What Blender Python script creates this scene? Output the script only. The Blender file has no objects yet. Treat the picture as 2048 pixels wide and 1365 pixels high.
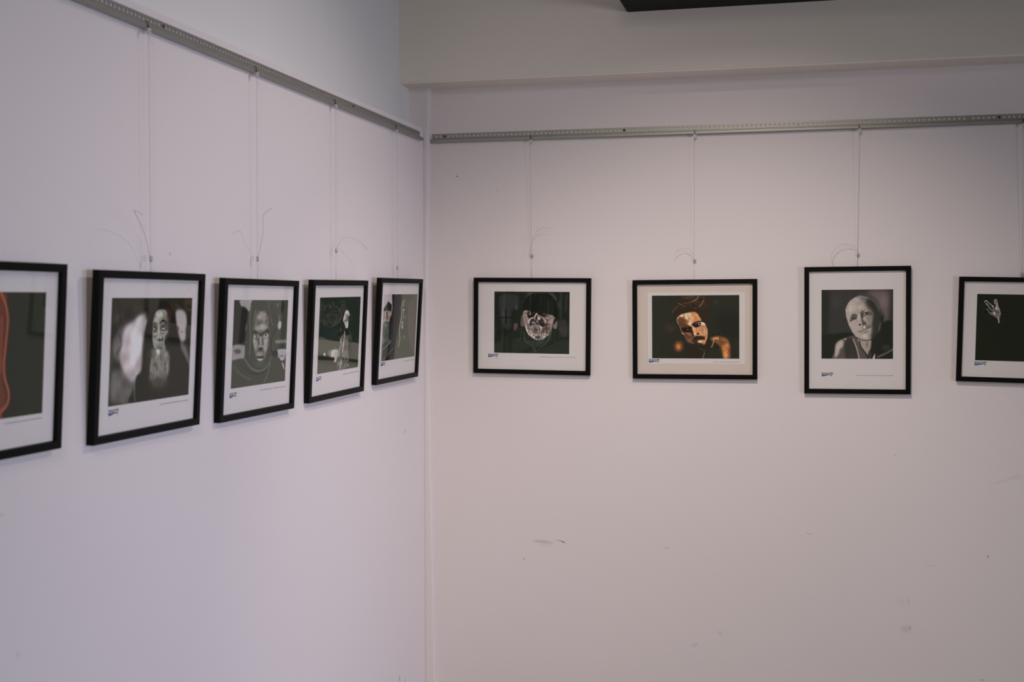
import bpy, bmesh, math, random
import numpy as np
from mathutils import Matrix, Vector

scene = bpy.context.scene
COL = scene.collection

# ------------------------------------------------------------------ measured data (metres, sRGB)
CAM = (2480.264358, 1.6902581, -5.2642529, 1.6690614, -0.2423937, -0.0315896, -0.0012353)
RAIL_Z = 2.3695
WALL_COL = (0.80, 0.74, 0.745)
RAIL_COL = (0.34, 0.335, 0.31)
PAPER_TINT = (1.0, 0.935, 0.935)
BEAM_F, BEAM_Z = 0.175, 2.607
WIN = (-2.1, -0.5, 1.0, 2.4)
CAN_X, CAN_W, CAN_D, CAN_Z = 0.92, 2.6, 0.55, 2.856
EXPOSURE = 0.0
MARKS_L = [(-2.9675, 1.2148, 0.01333, 0.00535, 0, 0.45, 200, (0.25, 0.24, 0.22)), (-2.92, 0.8989, 0.01212, 0.00984, 0, 0.35, 200, (0.25, 0.24, 0.22)), (-0.31, 1.1219, 0.02605, 0.01056, 0, 0.5, 400, (0.25, 0.24, 0.22)), (-0.3936, 0.0956, 0.00635, 0.021, 2, 0.7, 0, (0.2, 0.2, 0.2)), (-0.323, 0.066, 0.0261, 0.00341, 35, 0.7, 0, (0.2, 0.2, 0.2)), (-2.2493, 1.7991, 0.00794, 0.00536, 0, 0.4, 0, (0.25, 0.24, 0.22)), (-0.0438, 1.7271, 0.01072, 0.00881, 0, 0.5, 0, (0.25, 0.24, 0.22))]
MARKS_R = [(0.5114, 0.6212, 0.04256, 0.0088, 0, 0.9, 420, (0.3, 0.31, 0.25)), (0.5494, 0.6196, 0.03572, 0.00878, -3, 0.6, 380, (0.3, 0.31, 0.25)), (0.5405, 0.6082, 0.04469, 0.01318, 0, 0.22, 0, (0.5, 0.5, 0.44)), (0.6162, 0.6237, 0.01775, 0.0035, -22, 0.95, 0, (0.2, 0.19, 0.18)), (0.5962, 0.6283, 0.01779, 0.00285, -4, 0.5, 0, (0.3, 0.28, 0.27)), (0.14, 2.2221, 0.00459, 0.00483, 0, 0.9, 0, (0.1, 0.1, 0.09)), (0.3219, 2.1544, 0.00406, 0.00392, 0, 0.5, 0, (0.25, 0.24, 0.22)), (0.4417, 0.5396, 0.00406, 0.0053, 0, 0.7, 0, (0.25, 0.24, 0.22)), (1.0686, 0.6175, 0.01918, 0.00858, 0, 0.35, 300, (0.25, 0.24, 0.22)), (1.1887, 0.2082, 0.02113, 0.01072, 20, 0.4, 260, (0.25, 0.24, 0.22)), (1.2937, 0.2663, 0.01255, 0.01279, 0, 0.45, 300, (0.36, 0.3, 0.22)), (2.0448, 0.3304, 0.03119, 0.02263, 0, 0.5, 200, (0.36, 0.33, 0.22)), (2.0603, 0.3396, 0.00779, 0.01028, 0, 0.7, 300, (0.3, 0.27, 0.18)), (2.0536, 0.444, 0.00389, 0.02875, 0, 0.35, 0, (0.45, 0.42, 0.4)), (2.0263, 0.4425, 0.03122, 0.0329, 0, 0.12, 150, (0.25, 0.24, 0.22)), (2.4081, 0.9496, 0.0675, 0.00803, 16, 0.3, 120, (0.38, 0.4, 0.34)), (2.464, 0.9675, 0.04102, 0.01401, 10, 0.25, 100, (0.38, 0.4, 0.34)), (2.3567, 0.6434, 0.00566, 0.00606, 40, 0.7, 0, (0.25, 0.25, 0.24)), (1.6532, 0.7054, 0.01413, 0.0025, -40, 0.4, 0, (0.25, 0.24, 0.22)), (1.6653, 0.7059, 0.00806, 0.0025, 40, 0.4, 0, (0.25, 0.24, 0.22)), (2.341, 0.1417, 0.00948, 0.00305, 0, 0.7, 0, (0.25, 0.24, 0.22)), (1.996, 1.0441, 0.0078, 0.00409, 30, 0.3, 0, (0.25, 0.24, 0.22)), (2.1356, 0.5959, 0.04244, 0.00613, 3, 0.2, 90, (0.25, 0.24, 0.22))]
RAILS = [('L', -3.6, -0.937, [(-2.279, 0)], 'aluminium hanging rail high on the left wall, above the nearer pictures'),
 ('L', -0.936, -0.104, [(-0.893, 0)], 'short aluminium hanging rail on the left wall, ending at the corner'),
 ('R', 0.028, 2.269, [(0.081, 0), (0.886, 0), (1.611, 1)], 'long aluminium hanging rail on the rear wall, starting at the corner'),
 ('R', 2.27, 4.6, [(2.383, 0)], 'aluminium hanging rail on the rear wall, running out at the right edge')]
HANGERS = [
{'id': 1, 'wall': 'L', 'a': -3.0412, 'fs': -3.0412, 'clip_z': 1.7863, 'tail': [(-3.0367, 0.02, 1.7984), (-3.086, 0.04, 1.8259), (-3.1367, 0.05, 1.8277), (-3.1665, 0.05, 1.8015)], 'label': 'pale cord holding the picture cut off at the left edge'},
{'id': 2, 'wall': 'L', 'a': -2.3889, 'fs': -2.3931, 'clip_z': 1.7806, 'tail': [(-2.3998, 0.025, 1.7932), (-2.4199, 0.03, 1.8254), (-2.4579, 0.04, 1.8573), (-2.5062, 0.055, 1.8801), (-2.546, 0.072, 1.893), (-2.561, 0.105, 1.8792)], 'label': 'pale cord above the long bearded man, its loose end arching over the frame'},
{'id': 3, 'wall': 'L', 'a': -1.76, 'fs': -1.7515, 'clip_z': 1.8018, 'tail': [(-1.7543, 0.024, 1.8172), (-1.763, 0.035, 1.8473), (-1.7865, 0.053, 1.8808), (-1.8133, 0.066, 1.9242), (-1.8363, 0.085, 1.9372), (-1.8555, 0.115, 1.9472)], 'label': 'pale cord above the hooded face on the left wall, loose end pointing up'},
{'id': 4, 'wall': 'L', 'a': -1.123, 'fs': -1.1102, 'clip_z': 1.8516, 'tail': [(-1.1148, 0.026, 1.8659), (-1.1107, 0.034, 1.8874), (-1.0926, 0.044, 1.8997), (-1.0498, 0.054, 1.9008), (-0.9905, 0.062, 1.8872), (-0.9291, 0.066, 1.8642)], 'label': 'pale cord above the standing white haired man on the left wall'},
{'id': 5, 'wall': 'L', 'a': -0.4702, 'fs': -0.4543, 'clip_z': 1.8084, 'tail': [(-0.4546, 0.02, 1.831), (-0.4626, 0.022, 1.902), (-0.4704, 0.024, 1.9827), (-0.4513, 0.024, 2.0246), (-0.4137, 0.024, 2.0415)], 'label': 'pale cord nearest the corner on the left wall'},
{'id': 6, 'wall': 'R', 'a': 0.4768, 'fs': 0.4802, 'clip_z': 1.8683, 'tail': [(0.4771, 0.022, 1.8835), (0.4834, 0.03, 1.9155), (0.4957, 0.035, 1.956), (0.5189, 0.04, 1.9812), (0.5458, 0.042, 1.9893), (0.575, 0.045, 1.9844)], 'label': 'thin cord above the man in the knitted hat on the rear wall'},
{'id': 7, 'wall': 'R', 'a': 1.1812, 'fs': 1.1827, 'clip_z': 1.8402, 'tail': [(1.1811, 0.022, 1.8592), (1.1732, 0.028, 1.8779), (1.1567, 0.03, 1.8905), (1.1383, 0.034, 1.8937), (1.1156, 0.036, 1.8845), (1.0991, 0.038, 1.8636)], 'label': 'thin cord above the colour portrait, its loose end in a small arc'},
{'id': 8, 'wall': 'R', 'a': 1.8443, 'fs': 1.8424, 'clip_z': 1.8585, 'tail': [(1.841, 0.02, 1.8811), (1.8241, 0.025, 1.8963), (1.7984, 0.03, 1.9029), (1.7709, 0.032, 1.8976), (1.7474, 0.034, 1.8775), (1.7377, 0.034, 1.8511), (1.7418, 0.034, 1.8287), (1.7537, 0.032, 1.8124)], 'label': 'thin cord above the bald portrait, its loose end in a wide loop'},
{'id': 9, 'wall': 'R', 'a': 2.4664, 'fs': 2.491, 'clip_z': 1.7748, 'tail': [(2.4725, 0.02, 1.7931), (2.4863, 0.025, 1.8047), (2.504, 0.03, 1.8005), (2.5116, 0.03, 1.7808), (2.5008, 0.03, 1.7612)], 'label': 'thin cord at the right edge, above the picture of a hand'}]
FRAMES = [
{'id': 1, 'wall': 'L', 'land': True, 's': -3.04117, 'z': 1.54697, 'tilt': 0.05466, 'roll': 0.00243, 'label': 'black frame cut off at the left edge, print of a red outline on charcoal', 'paper': (152, 149, 156), 'refl': 0.02, 'pic': (-0.1981, 0.1981, -0.1239, 0.1451), 'logo': (-0.2021, -0.1299), 'cap': (0.0666, -0.1364, 0.1974, -0.1354), 'base': (47, 49, 45),
 'ops': [
  ('P', (90, 58, 49), 0.9, 0.0185, [(0.083, -0.021), (0.61, 0.001), (0.638, 0.112), (0.648, 0.238), (0.638, 0.428), (0.632, 0.58), (0.648, 0.721), (0.675, 0.813), (0.657, 0.913), (0.605, 0.957), (0.112, 0.973)]),
  ('P', (70, 62, 54), 0.8, 0.0396, [(0.086, 0.084), (0.525, 0.148), (0.574, 0.424), (0.547, 0.798), (0.108, 0.82)]),
  ('L', (138, 76, 62), 0.95, 0.0237, 0.0092, [(0.602, 0.008), (0.642, 0.086), (0.664, 0.175), (0.669, 0.239), (0.662, 0.353), (0.653, 0.48), (0.648, 0.581), (0.66, 0.684), (0.687, 0.763), (0.698, 0.828), (0.683, 0.891), (0.638, 0.936)]),
  ('L', (118, 66, 56), 0.8, 0.0185, 0.0106, [(0.617, 0.2), (0.624, 0.427), (0.623, 0.63)]),
  ('L', (128, 66, 56), 0.9, 0.0211, 0.0079, [(0.631, 0.948), (0.64, 1.013)])]},
{'id': 2, 'wall': 'L', 'land': True, 's': -2.39307, 'z': 1.53874, 'tilt': 0.05618, 'roll': 0.00246, 'label': 'black frame with print of a long haired old man with a full beard', 'paper': (170, 162, 167), 'refl': 0.03, 'pic': (-0.1871, 0.2094, -0.1227, 0.1427), 'logo': (-0.1837, -0.1306), 'cap': (0.0608, -0.1382, 0.2111, -0.1384), 'base': (56, 56, 52),
 'ops': [
  ('P', (110, 105, 107), 0.7, 0.0387, [(0.079, 0.298), (0.223, 0.272), (0.205, 0.525), (0.082, 0.58), (0.034, 0.452)]),
  ('P', (104, 101, 100), 0.65, 0.0387, [(0.049, 0.67), (0.274, 0.73), (0.291, 0.972), (0.11, 0.982), (0.021, 0.886)]),
  ('P', (170, 159, 163), 0.95, 0.0327, [(0.398, 0.152), (0.428, 0.238), (0.391, 0.334), (0.375, 0.423), (0.376, 0.552), (0.376, 0.658), (0.349, 0.72), (0.297, 0.788), (0.236, 0.774), (0.17, 0.704), (0.126, 0.598), (0.116, 0.48), (0.13, 0.379), (0.164, 0.278), (0.25, 0.225), (0.337, 0.171)]),
  ('P', (196, 184, 188), 0.85, 0.0344, [(0.361, 0.461), (0.347, 0.539), (0.321, 0.6), (0.287, 0.63), (0.254, 0.625), (0.227, 0.585), (0.212, 0.519), (0.211, 0.44), (0.225, 0.362), (0.251, 0.302), (0.284, 0.27), (0.317, 0.274), (0.345, 0.313), (0.36, 0.38)]),
  ('P', (188, 177, 181), 0.7, 0.0258, [(0.399, 0.254), (0.382, 0.278), (0.357, 0.294), (0.329, 0.298), (0.304, 0.29), (0.285, 0.271), (0.278, 0.245), (0.283, 0.218), (0.299, 0.194), (0.324, 0.178), (0.352, 0.173), (0.378, 0.181), (0.396, 0.2), (0.404, 0.226)]),
  ('P', (150, 128, 126), 0.6, 0.0241, [(0.183, 0.579), (0.182, 0.61), (0.175, 0.634), (0.164, 0.647), (0.151, 0.646), (0.138, 0.631), (0.129, 0.606), (0.125, 0.575), (0.126, 0.544), (0.133, 0.52), (0.144, 0.507), (0.157, 0.508), (0.17, 0.522), (0.179, 0.548)]),
  ('N', 0.28, 0.16, 0.0258, [(0.018, 0.203), (0.437, 0.117), (0.404, 0.701), (0.306, 0.982), (0.024, 0.964)]),
  ('N', 0.2, 0.12, 0.0172, [(0.771, 0.104), (0.943, 0.106), (0.988, 0.715), (0.825, 0.48)]),
  ('L', (44, 44, 41), 0.7, 0.0258, 0.0155, [(0.056, 0.011), (0.09, 0.127), (0.119, 0.23)]),
  ('L', (60, 58, 58), 0.5, 0.0344, 0.0172, [(0.1, 0.338), (0.124, 0.441), (0.079, 0.517)]),
  ('P', (58, 56, 56), 0.6, 0.0206, [(0.454, 0.182), (0.452, 0.2), (0.445, 0.214), (0.433, 0.221), (0.42, 0.221), (0.408, 0.213), (0.4, 0.198), (0.396, 0.181), (0.398, 0.163), (0.405, 0.149), (0.416, 0.142), (0.429, 0.142), (0.441, 0.15), (0.45, 0.164)]),
  ('P', (164, 153, 156), 0.9, 0.0189, [(0.789, 0.13), (0.892, 0.136), (0.932, 0.227), (0.927, 0.356), (0.92, 0.438), (0.869, 0.448), (0.819, 0.335), (0.789, 0.223)]),
  ('P', (70, 66, 68), 0.7, 0.0103, [(0.837, 0.314), (0.835, 0.326), (0.831, 0.335), (0.824, 0.34), (0.816, 0.34), (0.808, 0.334), (0.803, 0.325), (0.8, 0.313), (0.801, 0.301), (0.806, 0.292), (0.813, 0.287), (0.821, 0.287), (0.828, 0.292), (0.834, 0.302)]),
  ('P', (60, 58, 60), 0.7, 0.012, [(0.972, 0.332), (0.97, 0.354), (0.964, 0.372), (0.954, 0.382), (0.943, 0.381), (0.932, 0.371), (0.924, 0.352), (0.92, 0.33), (0.922, 0.307), (0.928, 0.29), (0.937, 0.28), (0.949, 0.28), (0.96, 0.291), (0.968, 0.309)]),
  ('P', (80, 74, 76), 0.5, 0.0086, [(0.892, 0.346), (0.89, 0.35), (0.884, 0.352), (0.875, 0.354), (0.864, 0.353), (0.855, 0.351), (0.849, 0.348), (0.846, 0.344), (0.848, 0.341), (0.854, 0.338), (0.863, 0.337), (0.874, 0.337), (0.883, 0.339), (0.89, 0.342)]),
  ('P', (72, 68, 69), 0.6, 0.012, [(0.985, 0.45), (0.98, 0.455), (0.964, 0.459), (0.94, 0.461), (0.914, 0.459), (0.891, 0.456), (0.875, 0.45), (0.869, 0.444), (0.874, 0.438), (0.89, 0.434), (0.913, 0.433), (0.939, 0.434), (0.962, 0.438), (0.979, 0.443)]),
  ('P', (122, 117, 114), 0.6, 0.0189, [(0.835, 0.463), (0.923, 0.485), (0.982, 0.61), (0.988, 0.715), (0.898, 0.561)]),
  ('P', (51, 52, 46), 1, 0.0077, [(0.52, 0.093), (0.603, 0.04), (0.692, 0.074), (0.758, 0.172), (0.8, 0.325), (0.852, 0.447), (0.879, 0.534), (0.948, 0.625), (1.002, 0.751), (1.03, 1.043), (0.287, 1.012), (0.276, 0.874), (0.31, 0.749), (0.373, 0.702), (0.386, 0.537), (0.399, 0.392), (0.413, 0.246), (0.47, 0.158)]),
  ('P', (40, 41, 38), 0.7, 0.0206, [(0.56, 0.052), (0.669, 0.053), (0.764, 0.189), (0.794, 0.325), (0.712, 0.246), (0.65, 0.119), (0.563, 0.11)]),
  ('L', (150, 142, 138), 0.75, 0.0138, 0.0069, [(0.36, 0.681), (0.316, 0.737), (0.294, 0.82), (0.296, 0.868)]),
  ('L', (110, 106, 102), 0.5, 0.0223, 0.0138, [(0.296, 0.868), (0.306, 0.974)]),
  ('P', (126, 122, 118), 1, 0.006, [(0.523, 0.146), (0.585, 0.117), (0.648, 0.126), (0.675, 0.187), (0.674, 0.262), (0.685, 0.33), (0.664, 0.387), (0.645, 0.437), (0.661, 0.504), (0.64, 0.553), (0.532, 0.546), (0.513, 0.479), (0.493, 0.396), (0.491, 0.314), (0.495, 0.232)]),
  ('P', (74, 74, 69), 0.7, 0.0155, [(0.667, 0.128), (0.699, 0.221), (0.698, 0.372), (0.656, 0.437), (0.643, 0.403), (0.669, 0.321), (0.652, 0.245), (0.659, 0.186)]),
  ('L', (92, 90, 86), 0.65, 0.006, 0.0026, [(0.525, 0.16), (0.586, 0.145), (0.654, 0.16)]),
  ('L', (92, 90, 86), 0.65, 0.006, 0.0026, [(0.52, 0.182), (0.582, 0.167), (0.66, 0.183)]),
  ('L', (92, 90, 86), 0.6, 0.006, 0.0026, [(0.515, 0.205), (0.578, 0.191), (0.657, 0.206)]),
  ('L', (48, 48, 45), 0.9, 0.0189, 0.006, [(0.5, 0.258), (0.521, 0.244), (0.541, 0.255)]),
  ('L', (42, 42, 40), 0.95, 0.0258, 0.0069, [(0.587, 0.247), (0.623, 0.224), (0.659, 0.255)]),
  ('P', (58, 57, 54), 0.8, 0.0077, [(0.548, 0.301), (0.547, 0.318), (0.54, 0.331), (0.53, 0.337), (0.518, 0.337), (0.507, 0.329), (0.499, 0.316), (0.495, 0.299), (0.497, 0.283), (0.504, 0.27), (0.514, 0.263), (0.526, 0.263), (0.537, 0.271), (0.545, 0.285)]),
  ('P', (54, 53, 50), 0.8, 0.0086, [(0.673, 0.306), (0.67, 0.326), (0.658, 0.342), (0.641, 0.35), (0.622, 0.349), (0.604, 0.34), (0.591, 0.323), (0.586, 0.302), (0.589, 0.282), (0.6, 0.267), (0.617, 0.258), (0.636, 0.259), (0.654, 0.268), (0.667, 0.285)]),
  ('P', (172, 168, 162), 1, 0.0034, [(0.527, 0.305), (0.526, 0.31), (0.523, 0.313), (0.519, 0.315), (0.514, 0.314), (0.509, 0.312), (0.505, 0.309), (0.504, 0.305), (0.505, 0.3), (0.508, 0.297), (0.513, 0.295), (0.518, 0.295), (0.523, 0.297), (0.526, 0.301)]),
  ('P', (176, 172, 166), 1, 0.0034, [(0.649, 0.301), (0.647, 0.307), (0.641, 0.311), (0.632, 0.313), (0.623, 0.313), (0.614, 0.31), (0.608, 0.305), (0.605, 0.3), (0.607, 0.295), (0.613, 0.29), (0.621, 0.288), (0.631, 0.289), (0.64, 0.291), (0.646, 0.296)]),
  ('P', (28, 28, 27), 1, 0.0026, [(0.532, 0.302), (0.532, 0.307), (0.53, 0.31), (0.526, 0.312), (0.523, 0.312), (0.519, 0.309), (0.517, 0.306), (0.516, 0.302), (0.516, 0.297), (0.518, 0.294), (0.522, 0.292), (0.525, 0.292), (0.529, 0.294), (0.531, 0.298)]),
  ('P', (26, 26, 25), 1, 0.0026, [(0.637, 0.294), (0.636, 0.299), (0.633, 0.303), (0.628, 0.305), (0.622, 0.304), (0.617, 0.302), (0.613, 0.298), (0.611, 0.293), (0.612, 0.289), (0.616, 0.285), (0.621, 0.283), (0.627, 0.283), (0.632, 0.286), (0.636, 0.29)]),
  ('L', (176, 172, 166), 0.9, 0.0086, 0.0034, [(0.6, 0.328), (0.633, 0.341), (0.672, 0.326)]),
  ('L', (70, 69, 65), 0.8, 0.0077, 0.0026, [(0.502, 0.367), (0.522, 0.383), (0.544, 0.367)]),
  ('L', (70, 69, 65), 0.8, 0.0077, 0.0034, [(0.597, 0.344), (0.634, 0.361), (0.677, 0.343)]),
  ('L', (176, 172, 166), 0.8, 0.0077, 0.0034, [(0.503, 0.349), (0.523, 0.363), (0.539, 0.349)]),
  ('L', (182, 177, 172), 0.8, 0.0155, 0.0086, [(0.568, 0.275), (0.569, 0.342), (0.565, 0.393)]),
  ('P', (34, 34, 32), 0.95, 0.0052, [(0.598, 0.418), (0.596, 0.423), (0.588, 0.427), (0.577, 0.429), (0.565, 0.429), (0.553, 0.426), (0.545, 0.421), (0.542, 0.415), (0.545, 0.409), (0.552, 0.405), (0.563, 0.403), (0.576, 0.404), (0.587, 0.407), (0.595, 0.412)]),
  ('P', (44, 43, 41), 0.85, 0.0052, [(0.626, 0.411), (0.625, 0.42), (0.622, 0.427), (0.617, 0.431), (0.611, 0.431), (0.606, 0.427), (0.602, 0.419), (0.6, 0.409), (0.601, 0.4), (0.604, 0.393), (0.609, 0.389), (0.615, 0.389), (0.62, 0.393), (0.624, 0.401)]),
  ('L', (186, 182, 176), 0.9, 0.0077, 0.0034, [(0.585, 0.375), (0.603, 0.393), (0.6, 0.409)]),
  ('L', (186, 181, 175), 0.8, 0.0112, 0.0052, [(0.643, 0.366), (0.681, 0.338)]),
  ('P', (172, 167, 161), 0.8, 0.0189, [(0.619, 0.165), (0.615, 0.18), (0.602, 0.192), (0.584, 0.198), (0.563, 0.197), (0.543, 0.19), (0.53, 0.178), (0.524, 0.163), (0.528, 0.148), (0.541, 0.136), (0.559, 0.13), (0.58, 0.13), (0.599, 0.137), (0.613, 0.149)]),
  ('P', (160, 155, 150), 0.7, 0.0138, [(0.558, 0.217), (0.556, 0.232), (0.55, 0.243), (0.541, 0.249), (0.531, 0.249), (0.521, 0.242), (0.514, 0.23), (0.511, 0.216), (0.513, 0.202), (0.519, 0.191), (0.528, 0.184), (0.538, 0.185), (0.548, 0.191), (0.555, 0.203)]),
  ('P', (150, 145, 140), 0.7, 0.0103, [(0.577, 0.433), (0.575, 0.447), (0.568, 0.459), (0.557, 0.464), (0.545, 0.464), (0.534, 0.457), (0.525, 0.445), (0.522, 0.43), (0.524, 0.416), (0.531, 0.405), (0.542, 0.399), (0.554, 0.4), (0.566, 0.407), (0.574, 0.419)]),
  ('L', (176, 171, 166), 0.7, 0.0103, 0.0052, [(0.499, 0.396), (0.512, 0.446), (0.529, 0.48)]),
  ('P', (112, 108, 104), 0.85, 0.006, [(0.547, 0.456), (0.582, 0.442), (0.64, 0.46), (0.655, 0.504), (0.583, 0.49), (0.533, 0.52), (0.515, 0.54)]),
  ('L', (46, 45, 43), 0.95, 0.0103, 0.0043, [(0.531, 0.523), (0.56, 0.5), (0.599, 0.496), (0.641, 0.502)]),
  ('P', (112, 109, 104), 0.92, 0.0206, [(0.49, 0.502), (0.54, 0.497), (0.637, 0.503), (0.693, 0.532), (0.72, 0.609), (0.717, 0.693), (0.711, 0.769), (0.679, 0.85), (0.603, 0.884), (0.522, 0.851), (0.483, 0.781), (0.471, 0.69), (0.487, 0.593)]),
  ('P', (190, 185, 178), 0.9, 0.0103, [(0.596, 0.537), (0.594, 0.551), (0.587, 0.561), (0.577, 0.567), (0.566, 0.566), (0.555, 0.559), (0.547, 0.548), (0.544, 0.534), (0.546, 0.52), (0.553, 0.51), (0.563, 0.504), (0.574, 0.505), (0.585, 0.512), (0.592, 0.523)]),
  ('H', (162, 158, 152), 0.42, 0.0043, 230, 94, 0.0774, [(0.499, 0.528), (0.638, 0.52), (0.7, 0.557), (0.709, 0.726), (0.685, 0.792), (0.491, 0.774), (0.481, 0.691)]),
  ('H', (58, 57, 54), 0.45, 0.0052, 190, 92, 0.0602, [(0.501, 0.561), (0.696, 0.574), (0.704, 0.844), (0.498, 0.824)]),
  ('N', 0.28, 0.05, 0.0103, [(0.456, 0.492), (0.714, 0.508), (0.737, 0.729), (0.69, 0.893), (0.506, 0.874), (0.456, 0.705)]),
  ('N', 0.16, 0.03, 0.0052, [(0.479, 0.125), (0.672, 0.128), (0.689, 0.439), (0.64, 0.553), (0.521, 0.537), (0.485, 0.314)]),
  ('P', (60, 60, 55), 0.75, 0.0344, [(0.471, 0.797), (0.713, 0.794), (0.683, 0.926), (0.502, 0.898)])]},
{'id': 3, 'wall': 'L', 'land': True, 's': -1.75149, 'z': 1.53079, 'tilt': 0.05131, 'roll': -0.0, 'label': 'black frame with print of a staring face wrapped in a dark hood', 'paper': (180, 170, 174), 'refl': 0.033, 'pic': (-0.1794, 0.2018, -0.116, 0.1458), 'logo': (-0.1849, -0.1284), 'cap': (0.0169, -0.1352, 0.2058, -0.1346), 'base': (74, 76, 70),
 'ops': [
  ('P', (152, 142, 143), 0.95, 0.0093, [(0.103, 0.009), (0.304, 0.005), (0.3, 0.089), (0.256, 0.133), (0.192, 0.081), (0.119, 0.072)]),
  ('P', (56, 56, 55), 0.92, 0.0102, [(-0.003, 0.009), (0.086, 0.017), (0.131, 0.08), (0.236, 0.113), (0.251, 0.209), (0.223, 0.352), (0.203, 0.479), (0.012, 0.517), (0.004, 0.204)]),
  ('P', (148, 140, 141), 0.9, 0.011, [(0.012, 0.517), (0.212, 0.528), (0.22, 0.648), (0.142, 0.671), (0.012, 0.674)]),
  ('P', (84, 80, 82), 0.8, 0.0119, [(0.152, 0.588), (0.146, 0.6), (0.129, 0.609), (0.105, 0.613), (0.077, 0.611), (0.052, 0.604), (0.035, 0.593), (0.028, 0.581), (0.033, 0.569), (0.05, 0.56), (0.074, 0.556), (0.102, 0.557), (0.127, 0.564), (0.145, 0.575)]),
  ('P', (150, 124, 122), 0.5, 0.0102, [(0.067, 0.615), (0.065, 0.628), (0.055, 0.639), (0.042, 0.644), (0.026, 0.643), (0.011, 0.636), (0.001, 0.624), (-0.003, 0.61), (-0.001, 0.597), (0.008, 0.587), (0.022, 0.581), (0.038, 0.582), (0.053, 0.589), (0.063, 0.601)]),
  ('L', (138, 134, 132), 0.7, 0.0153, 0.0068, [(0.226, 0.284), (0.215, 0.348)]),
  ('P', (50, 51, 49), 0.9, 0.0068, [(0.881, 0.0), (0.916, 0.077), (0.879, 0.174), (0.853, 0.102)]),
  ('P', (172, 164, 164), 0.95, 0.0085, [(0.879, 0.308), (0.874, 0.33), (0.863, 0.347), (0.848, 0.355), (0.834, 0.354), (0.821, 0.343), (0.814, 0.324), (0.813, 0.302), (0.819, 0.281), (0.83, 0.264), (0.844, 0.255), (0.859, 0.257), (0.871, 0.268), (0.878, 0.286)]),
  ('L', (140, 134, 134), 0.8, 0.0136, 0.0059, [(0.832, 0.191), (0.833, 0.258)]),
  ('P', (110, 108, 104), 0.6, 0.0085, [(0.823, 0.064), (0.821, 0.073), (0.814, 0.081), (0.803, 0.085), (0.791, 0.085), (0.78, 0.081), (0.772, 0.073), (0.769, 0.063), (0.771, 0.054), (0.778, 0.046), (0.789, 0.042), (0.801, 0.042), (0.812, 0.046), (0.82, 0.054)]),
  ('P', (124, 120, 118), 0.9, 0.0059, [(0.794, 0.489), (0.998, 0.492), (1.0, 0.523), (0.796, 0.525)]),
  ('P', (164, 155, 160), 0.95, 0.0059, [(0.821, 0.609), (0.996, 0.609), (0.992, 0.679), (0.951, 0.737), (0.845, 0.723)]),
  ('P', (104, 100, 106), 0.7, 0.0068, [(0.976, 0.691), (0.969, 0.696), (0.95, 0.699), (0.922, 0.699), (0.891, 0.697), (0.863, 0.693), (0.844, 0.688), (0.836, 0.682), (0.843, 0.678), (0.862, 0.675), (0.89, 0.674), (0.921, 0.676), (0.949, 0.68), (0.969, 0.685)]),
  ('P', (170, 160, 158), 0.95, 0.0076, [(0.97, 0.821), (0.974, 0.845), (0.97, 0.863), (0.96, 0.874), (0.945, 0.874), (0.929, 0.864), (0.914, 0.845), (0.904, 0.822), (0.9, 0.799), (0.904, 0.78), (0.914, 0.769), (0.929, 0.769), (0.946, 0.779), (0.96, 0.798)]),
  ('P', (120, 116, 112), 0.7, 0.0085, [(0.99, 0.92), (0.989, 0.935), (0.984, 0.947), (0.977, 0.953), (0.968, 0.952), (0.96, 0.945), (0.953, 0.932), (0.95, 0.917), (0.951, 0.902), (0.956, 0.891), (0.964, 0.884), (0.972, 0.885), (0.981, 0.893), (0.987, 0.905)]),
  ('P', (70, 72, 66), 1, 0.0051, [(0.311, 0.017), (0.435, -0.007), (0.59, -0.008), (0.715, 0.067), (0.809, 0.22), (0.773, 0.345), (0.712, 0.436), (0.694, 0.569), (0.726, 0.663), (0.865, 0.705), (0.95, 0.831), (1.027, 1.027), (-0.014, 1.024), (-0.009, 0.719), (0.142, 0.667), (0.21, 0.687), (0.22, 0.448), (0.25, 0.233), (0.279, 0.113)]),
  ('L', (48, 49, 45), 0.9, 0.0204, 0.0076, [(0.779, 0.354), (0.719, 0.436), (0.695, 0.552), (0.714, 0.637)]),
  ('P', (52, 53, 50), 0.9, 0.0076, [(0.721, 0.621), (0.821, 0.616), (0.831, 0.688), (0.741, 0.674)]),
  ('L', (106, 108, 99), 0.75, 0.0204, 0.0093, [(0.304, 0.065), (0.284, 0.234), (0.312, 0.452), (0.301, 0.629)]),
  ('L', (104, 106, 98), 0.75, 0.017, 0.0093, [(0.389, 0.114), (0.354, 0.235), (0.336, 0.388)]),
  ('L', (102, 104, 96), 0.75, 0.0187, 0.0093, [(0.605, 0.017), (0.644, 0.175), (0.709, 0.301)]),
  ('L', (58, 60, 55), 0.7, 0.0153, 0.0076, [(0.353, 0.138), (0.326, 0.259), (0.335, 0.421), (0.345, 0.583)]),
  ('L', (58, 60, 55), 0.7, 0.0153, 0.0085, [(0.579, 0.017), (0.619, 0.133), (0.667, 0.317), (0.679, 0.501)]),
  ('P', (102, 98, 94), 1, 0.0068, [(0.407, 0.151), (0.508, 0.132), (0.601, 0.162), (0.636, 0.3), (0.661, 0.434), (0.631, 0.582), (0.583, 0.695), (0.507, 0.74), (0.427, 0.677), (0.375, 0.552), (0.348, 0.421), (0.371, 0.292)]),
  ('P', (150, 142, 138), 0.75, 0.0204, [(0.429, 0.176), (0.509, 0.144), (0.574, 0.182), (0.554, 0.24), (0.45, 0.237)]),
  ('P', (152, 145, 140), 0.75, 0.0136, [(0.389, 0.317), (0.479, 0.285), (0.604, 0.314), (0.58, 0.346), (0.483, 0.353), (0.419, 0.349)]),
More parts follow.
